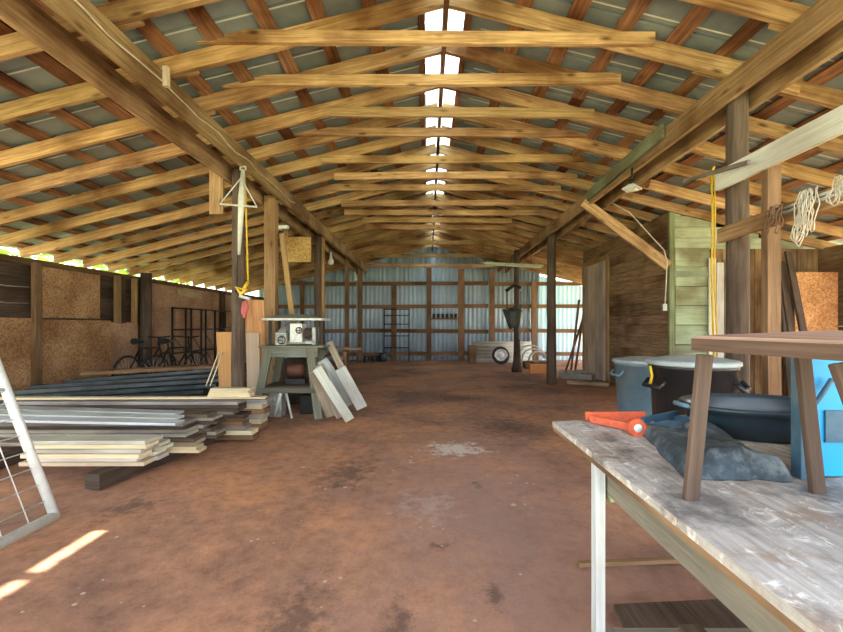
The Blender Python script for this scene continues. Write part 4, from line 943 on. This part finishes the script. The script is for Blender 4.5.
# stool on the bench
t = thing('small_stool', 'small brown wooden stool standing on the workbench', 'stool', (.72, .78, ZB))
zs = 1.172
bm = MB(); q_ = [(.548, .885, zs+.026), (.93, 1.0, zs+.036), (1.0, .42, zs+.030), (.655, .42, zs+.025)]
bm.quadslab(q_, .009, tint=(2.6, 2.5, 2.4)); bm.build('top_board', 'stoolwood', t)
bm = MB()
qq = [Vector(p)-Vector((0, 0, .026)) for p in q_]
for i in range(4): bm.beam(qq[i]+Vector((0, 0, .008)), qq[(i+1) % 4]+Vector((0, 0, .008)), .024, .014, tint=(.9, .85, .8))
bm.build('apron', 'stoolwood', t)
for (b0, t0) in (((.54, .885, ZB), (.562, .873, zs-.012)), ((.835, .922, ZB), (.80, .92, zs-.012)), ((.695, .60, ZB), (.655, .685, zs-.012)), ((.95, .52, ZB), (.93, .6, zs-.012))):
    bm = MB(); bm.beam(b0, t0, .014, .029, up=(0, 1, 0), jit=.0005, segs=2, tint=(.85, .85, .85)); bm.build('leg', 'stoolwood', t, .002)

# black tub on bench
t = thing('black_tub', 'wide black plastic tub at the far end of the workbench', 'tub', (1.115, 1.47, ZB))
bm = MB(); prof = [(.82, .002), (.88, .004), (.93, .055), (.95, .080), (1.0, .082), (1.03, .094), (1.0, .100), (.95, .097), (.90, .085), (.84, .055), (.74, .015), (.0001, .012)]
bm.lathe((1.125, 1.455, ZB), [(r_*.25, h_) for r_, h_ in prof], 40, sx=1, sy=.76); bm.build('shell', 'tubin', t)
bm = MB(); bm.tube([(.885, 1.43, ZB+.085), (.862, 1.44, ZB+.09), (.862, 1.50, ZB+.09), (.885, 1.51, ZB+.085)], .008, 8); bm.build('handle', 'binblue', t)
# blue frame
t = thing('blue_stand', 'bright blue plastic stand with steel edge behind the stool', 'stand', (.95, 1.04, ZB))
bm = MB(); bm.box(.868, .893, 1.00, 1.03, ZB, ZB+.33); bm.tube([(.885, 1.0, ZB+.16), (.905, .995, ZB+.19), (.935, .995, ZB+.235)], .006, 6); bm.lathe((.88, .998, ZB+.15), [(.008, -.006), (.008, .002)], 10, axis='y', capt=True); bm.build('steel_edge', 'bluef', t, .002)
bm = MB(); bm.box(.894, .93, 1.01, 1.03, ZB+.0, ZB+.33); bm.box(.93, 1.25, 1.01, 1.03, ZB+.16, ZB+.33); bm.box(.93, 1.25, 1.01, 1.03, ZB+.005, ZB+.085); bm.build('panel', 'bluep', t)
bm = MB(); bm.box(.93, 1.25, 1.005, 1.04, ZB+.085, ZB+.16); bm.build('cross_band', 'bluef', t)

# orange tool
t = thing('orange_jack', 'orange long handled tool with wheel on the bench corner', 'tool', P(625, 432, 1.47))
Zt = ZB
bm = MB()
bm.beam((.60, 1.585, ZB+.014), (.70, 1.405, ZB+.020), .026, .016, tint=(1, 1, 1)); bm.beam((.585, 1.60, ZB+.022), (.80, 1.585, ZB+.026), .030, .016, tint=(1, 1, 1)); bm.beam((.605, 1.59, ZB+.010), (.745, 1.44, ZB+.016), .014, .010); bm.beam((.62, 1.595, ZB+.014), (.78, 1.48, ZB+.020), .014, .010)
bm.build('arm', 'orange', t, .002)
wc = P(636, 440, 1.40); wc.z = ZB+.027
bm = MB(); bm.lathe(wc, [(.027, -.014), (.029, -.01), (.029, .01), (.027, .014)], 20, axis='y', capt=True); bm.build('wheel', 'orange', t)
bm = MB(); bm.lathe(wc+Vector((0, -.013, 0)), [(.014, -.002), (.011, -.006), (.004, -.007)], 16, axis='y', capb=False, capt=True); bm.build('hub', 'galv', t)
bm = MB(); p = Vector((.622, 1.6, ZB+.008)); bm.lathe(p, [(.006, 0), (.006, .012)], 10, capt=True); bm.build('tip', 'tubegreen', t)
bm = MB(); bm.beam((.735, 1.475, ZB+.03), (.90, 1.55, ZB+.04), .024, .014, tint=(1, 1, 1)); bm.beam((.88, 1.555, ZB+.02), (.915, 1.44, ZB+.04), .024, .014); bm.beam((.735, 1.455, ZB+.016), (.90, 1.48, ZB+.026), .02, .012)
tag(bm.build('steel_bracket', 'bluef'), 'dark steel folding bracket lying between orange tool and canvas', 'bracket')

# folded canvas
bm = MB(); nu, nv = 90, 70
def lerp(a, b_, f_): return a+(b_-a)*f_
c00, c10, c11, c01 = (.735, 1.40), (.90, 1.33), (.80, .95), (.575, 1.0)
c00, c10 = (.70, 1.41), (.93, 1.42); c11, c01 = (.835, .985), (.60, 1.00)
grid = []
for j in range(nv+1):
    row = []
    for i in range(nu+1):
        u, v_ = i/nu, j/nv
        x_ = lerp(lerp(c00[0], c10[0], u), lerp(c01[0], c11[0], u), v_); y_ = lerp(lerp(c00[1], c10[1], u), lerp(c01[1], c11[1], u), v_)
        e = min(u, 1-u, v_, 1-v_); ed = min(1, e/.09)**.5
        nz = noise.noise(Vector((x_*9, y_*7, 1.5))); n2_ = noise.noise(Vector((x_*30, y_*16, 4)))
        z_ = ZB+.004+ed*(.024+.014*noise.noise(Vector((x_*6, y_*5, 1.5)))+.003*n2_+.013*min(1, max(0, (u+.35*v_-.58)*26))+.008*min(1, max(0, (.30-u+.4*v_)*20))+.015*math.exp(-((v_-.92)/.05)**2))
        x_ += .012*noise.noise(Vector((u*4, v_*4, 9))); y_ += .018*noise.noise(Vector((u*5, v_*3, 2)))
        row.append(bm.bm.verts.new((x_, y_, max(z_, ZB+.003))))
    grid.append(row)
for j in range(nv):
    for i in range(nu): bm.face([grid[j][i], grid[j][i+1], grid[j+1][i+1], grid[j+1][i]], smooth=True)
loop = [grid[0][i] for i in range(nu+1)]+[grid[j][nu] for j in range(1, nv+1)]+[grid[nv][i] for i in range(nu-1, -1, -1)]+[grid[j][0] for j in range(nv-1, 0, -1)]
low = [bm.bm.verts.new((v_.co.x, v_.co.y, ZB+.001)) for v_ in loop]
for i in range(len(loop)): j = (i+1) % len(loop); bm.face([loop[i], low[i], low[j], loop[j]], smooth=True)
bm.face(low)
cv = bm.build('folded_canvas', 'tarp'); tag(cv, 'dusty dark blue folded canvas lying on the workbench by the stool', 'canvas')

# ------------------------------------------------------------------ trees outside
def tree(x, y, h, w, n, label, lo=.1):
    t = thing('tree', label, 'tree', (x, y, -.06), 'trees outside the barn')
    bm = MB(); bm.tube([(x, y, -.06), (x+.05, y, h*.4), (x, y+.1, h*.75)], [.14, .09, .04], 8); bm.build('trunk', 'bark', t)
    bm = MB()
    for i in range(n):
        a_ = R.uniform(0, 2*PI); f_ = R.random(); rr_ = w*math.sqrt(R.random())*(1-.55*f_)*(1+.25*math.sin(a_*3+x)); z_ = h*(lo+(1-lo)*f_)
        c = Vector((x+rr_*math.cos(a_), y+rr_*math.sin(a_), z_)); s_ = R.uniform(.07, .15)
        d1_ = Vector((R.uniform(-1, 1), R.uniform(-1, 1), R.uniform(-.6, .6))).normalized(); d2_ = d1_.cross(Vector((R.uniform(-1, 1), R.uniform(-1, 1), R.uniform(-1, 1)))).normalized()
        vs_ = [bm.bm.verts.new(c+d1_*s_), bm.bm.verts.new(c+d2_*s_*.5), bm.bm.verts.new(c-d1_*s_), bm.bm.verts.new(c-d2_*s_*.5)]
        bm.face(vs_)
    bm.build('foliage', 'leaf', t)
for i, y in enumerate((6, 8.4, 10.8, 13.4, 16)): tree(-9.4, y, 4.2+.4*(i % 3), 1.25, 1700, 'leafy tree outside beyond the left eave, %s along the wall' % ['nearest', 'second', 'third', 'fourth', 'farthest'][i], .02)
tree(9.0, 17.5, 1.1, .8, 1200, 'low leafy bush outside the bright opening at right', .02)

# ------------------------------------------------------------------ light, world, camera
w = bpy.data.worlds.new('World'); scene.world = w; w.use_nodes = True; nt = w.node_tree; nt.nodes.clear()
bg = nt.nodes.new('ShaderNodeBackground'); out = nt.nodes.new('ShaderNodeOutputWorld')
sk = nt.nodes.new('ShaderNodeTexSky'); sk.sky_type = 'NISHITA'; sk.sun_disc = False; sk.sun_elevation = math.radians(55); sk.sun_rotation = math.radians(95); sk.air_density = 1.0; sk.dust_density = 3.0; sk.ozone_density = 1.0
mxw = nt.nodes.new('ShaderNodeMix'); mxw.data_type = 'RGBA'; mxw.inputs[0].default_value = .6
nt.links.new(sk.outputs[0], mxw.inputs[6]); mxw.inputs[7].default_value = (6.5, 6.4, 6.2, 1)
nt.links.new(mxw.outputs[2], bg.inputs[0]); bg.inputs[1].default_value = 0.45
nt.links.new(bg.outputs[0], out.inputs[0])
sun = bpy.data.lights.new('sun', 'SUN'); sun.energy = 14; sun.angle = math.radians(.55); sun.color = (1, .93, .8)
so = bpy.data.objects.new('sun', sun); C.objects.link(so)
frm = Vector((.268, 2.34, roofz(.268))); to = Vector((-1.99, 2.115, 0))
so.rotation_euler = (to-frm).to_track_quat('-Z', 'Y').to_euler()

cam = bpy.data.cameras.new('camera'); co = bpy.data.objects.new('camera', cam); C.objects.link(co)
co.location = (0, 0, EYE); co.rotation_euler = (PI/2, 0, 0)
cam.sensor_width = 36; cam.lens = F/843*36; cam.shift_x = -6.5/843; cam.shift_y = 9/843; cam.clip_start = .05; cam.clip_end = 200
scene.camera = co
vs_ = scene.view_settings; vs_.view_transform = 'Standard'; vs_.look = 'None'; vs_.gamma = 1; vs_.use_curve_mapping = False
vs_.exposure = 0.92
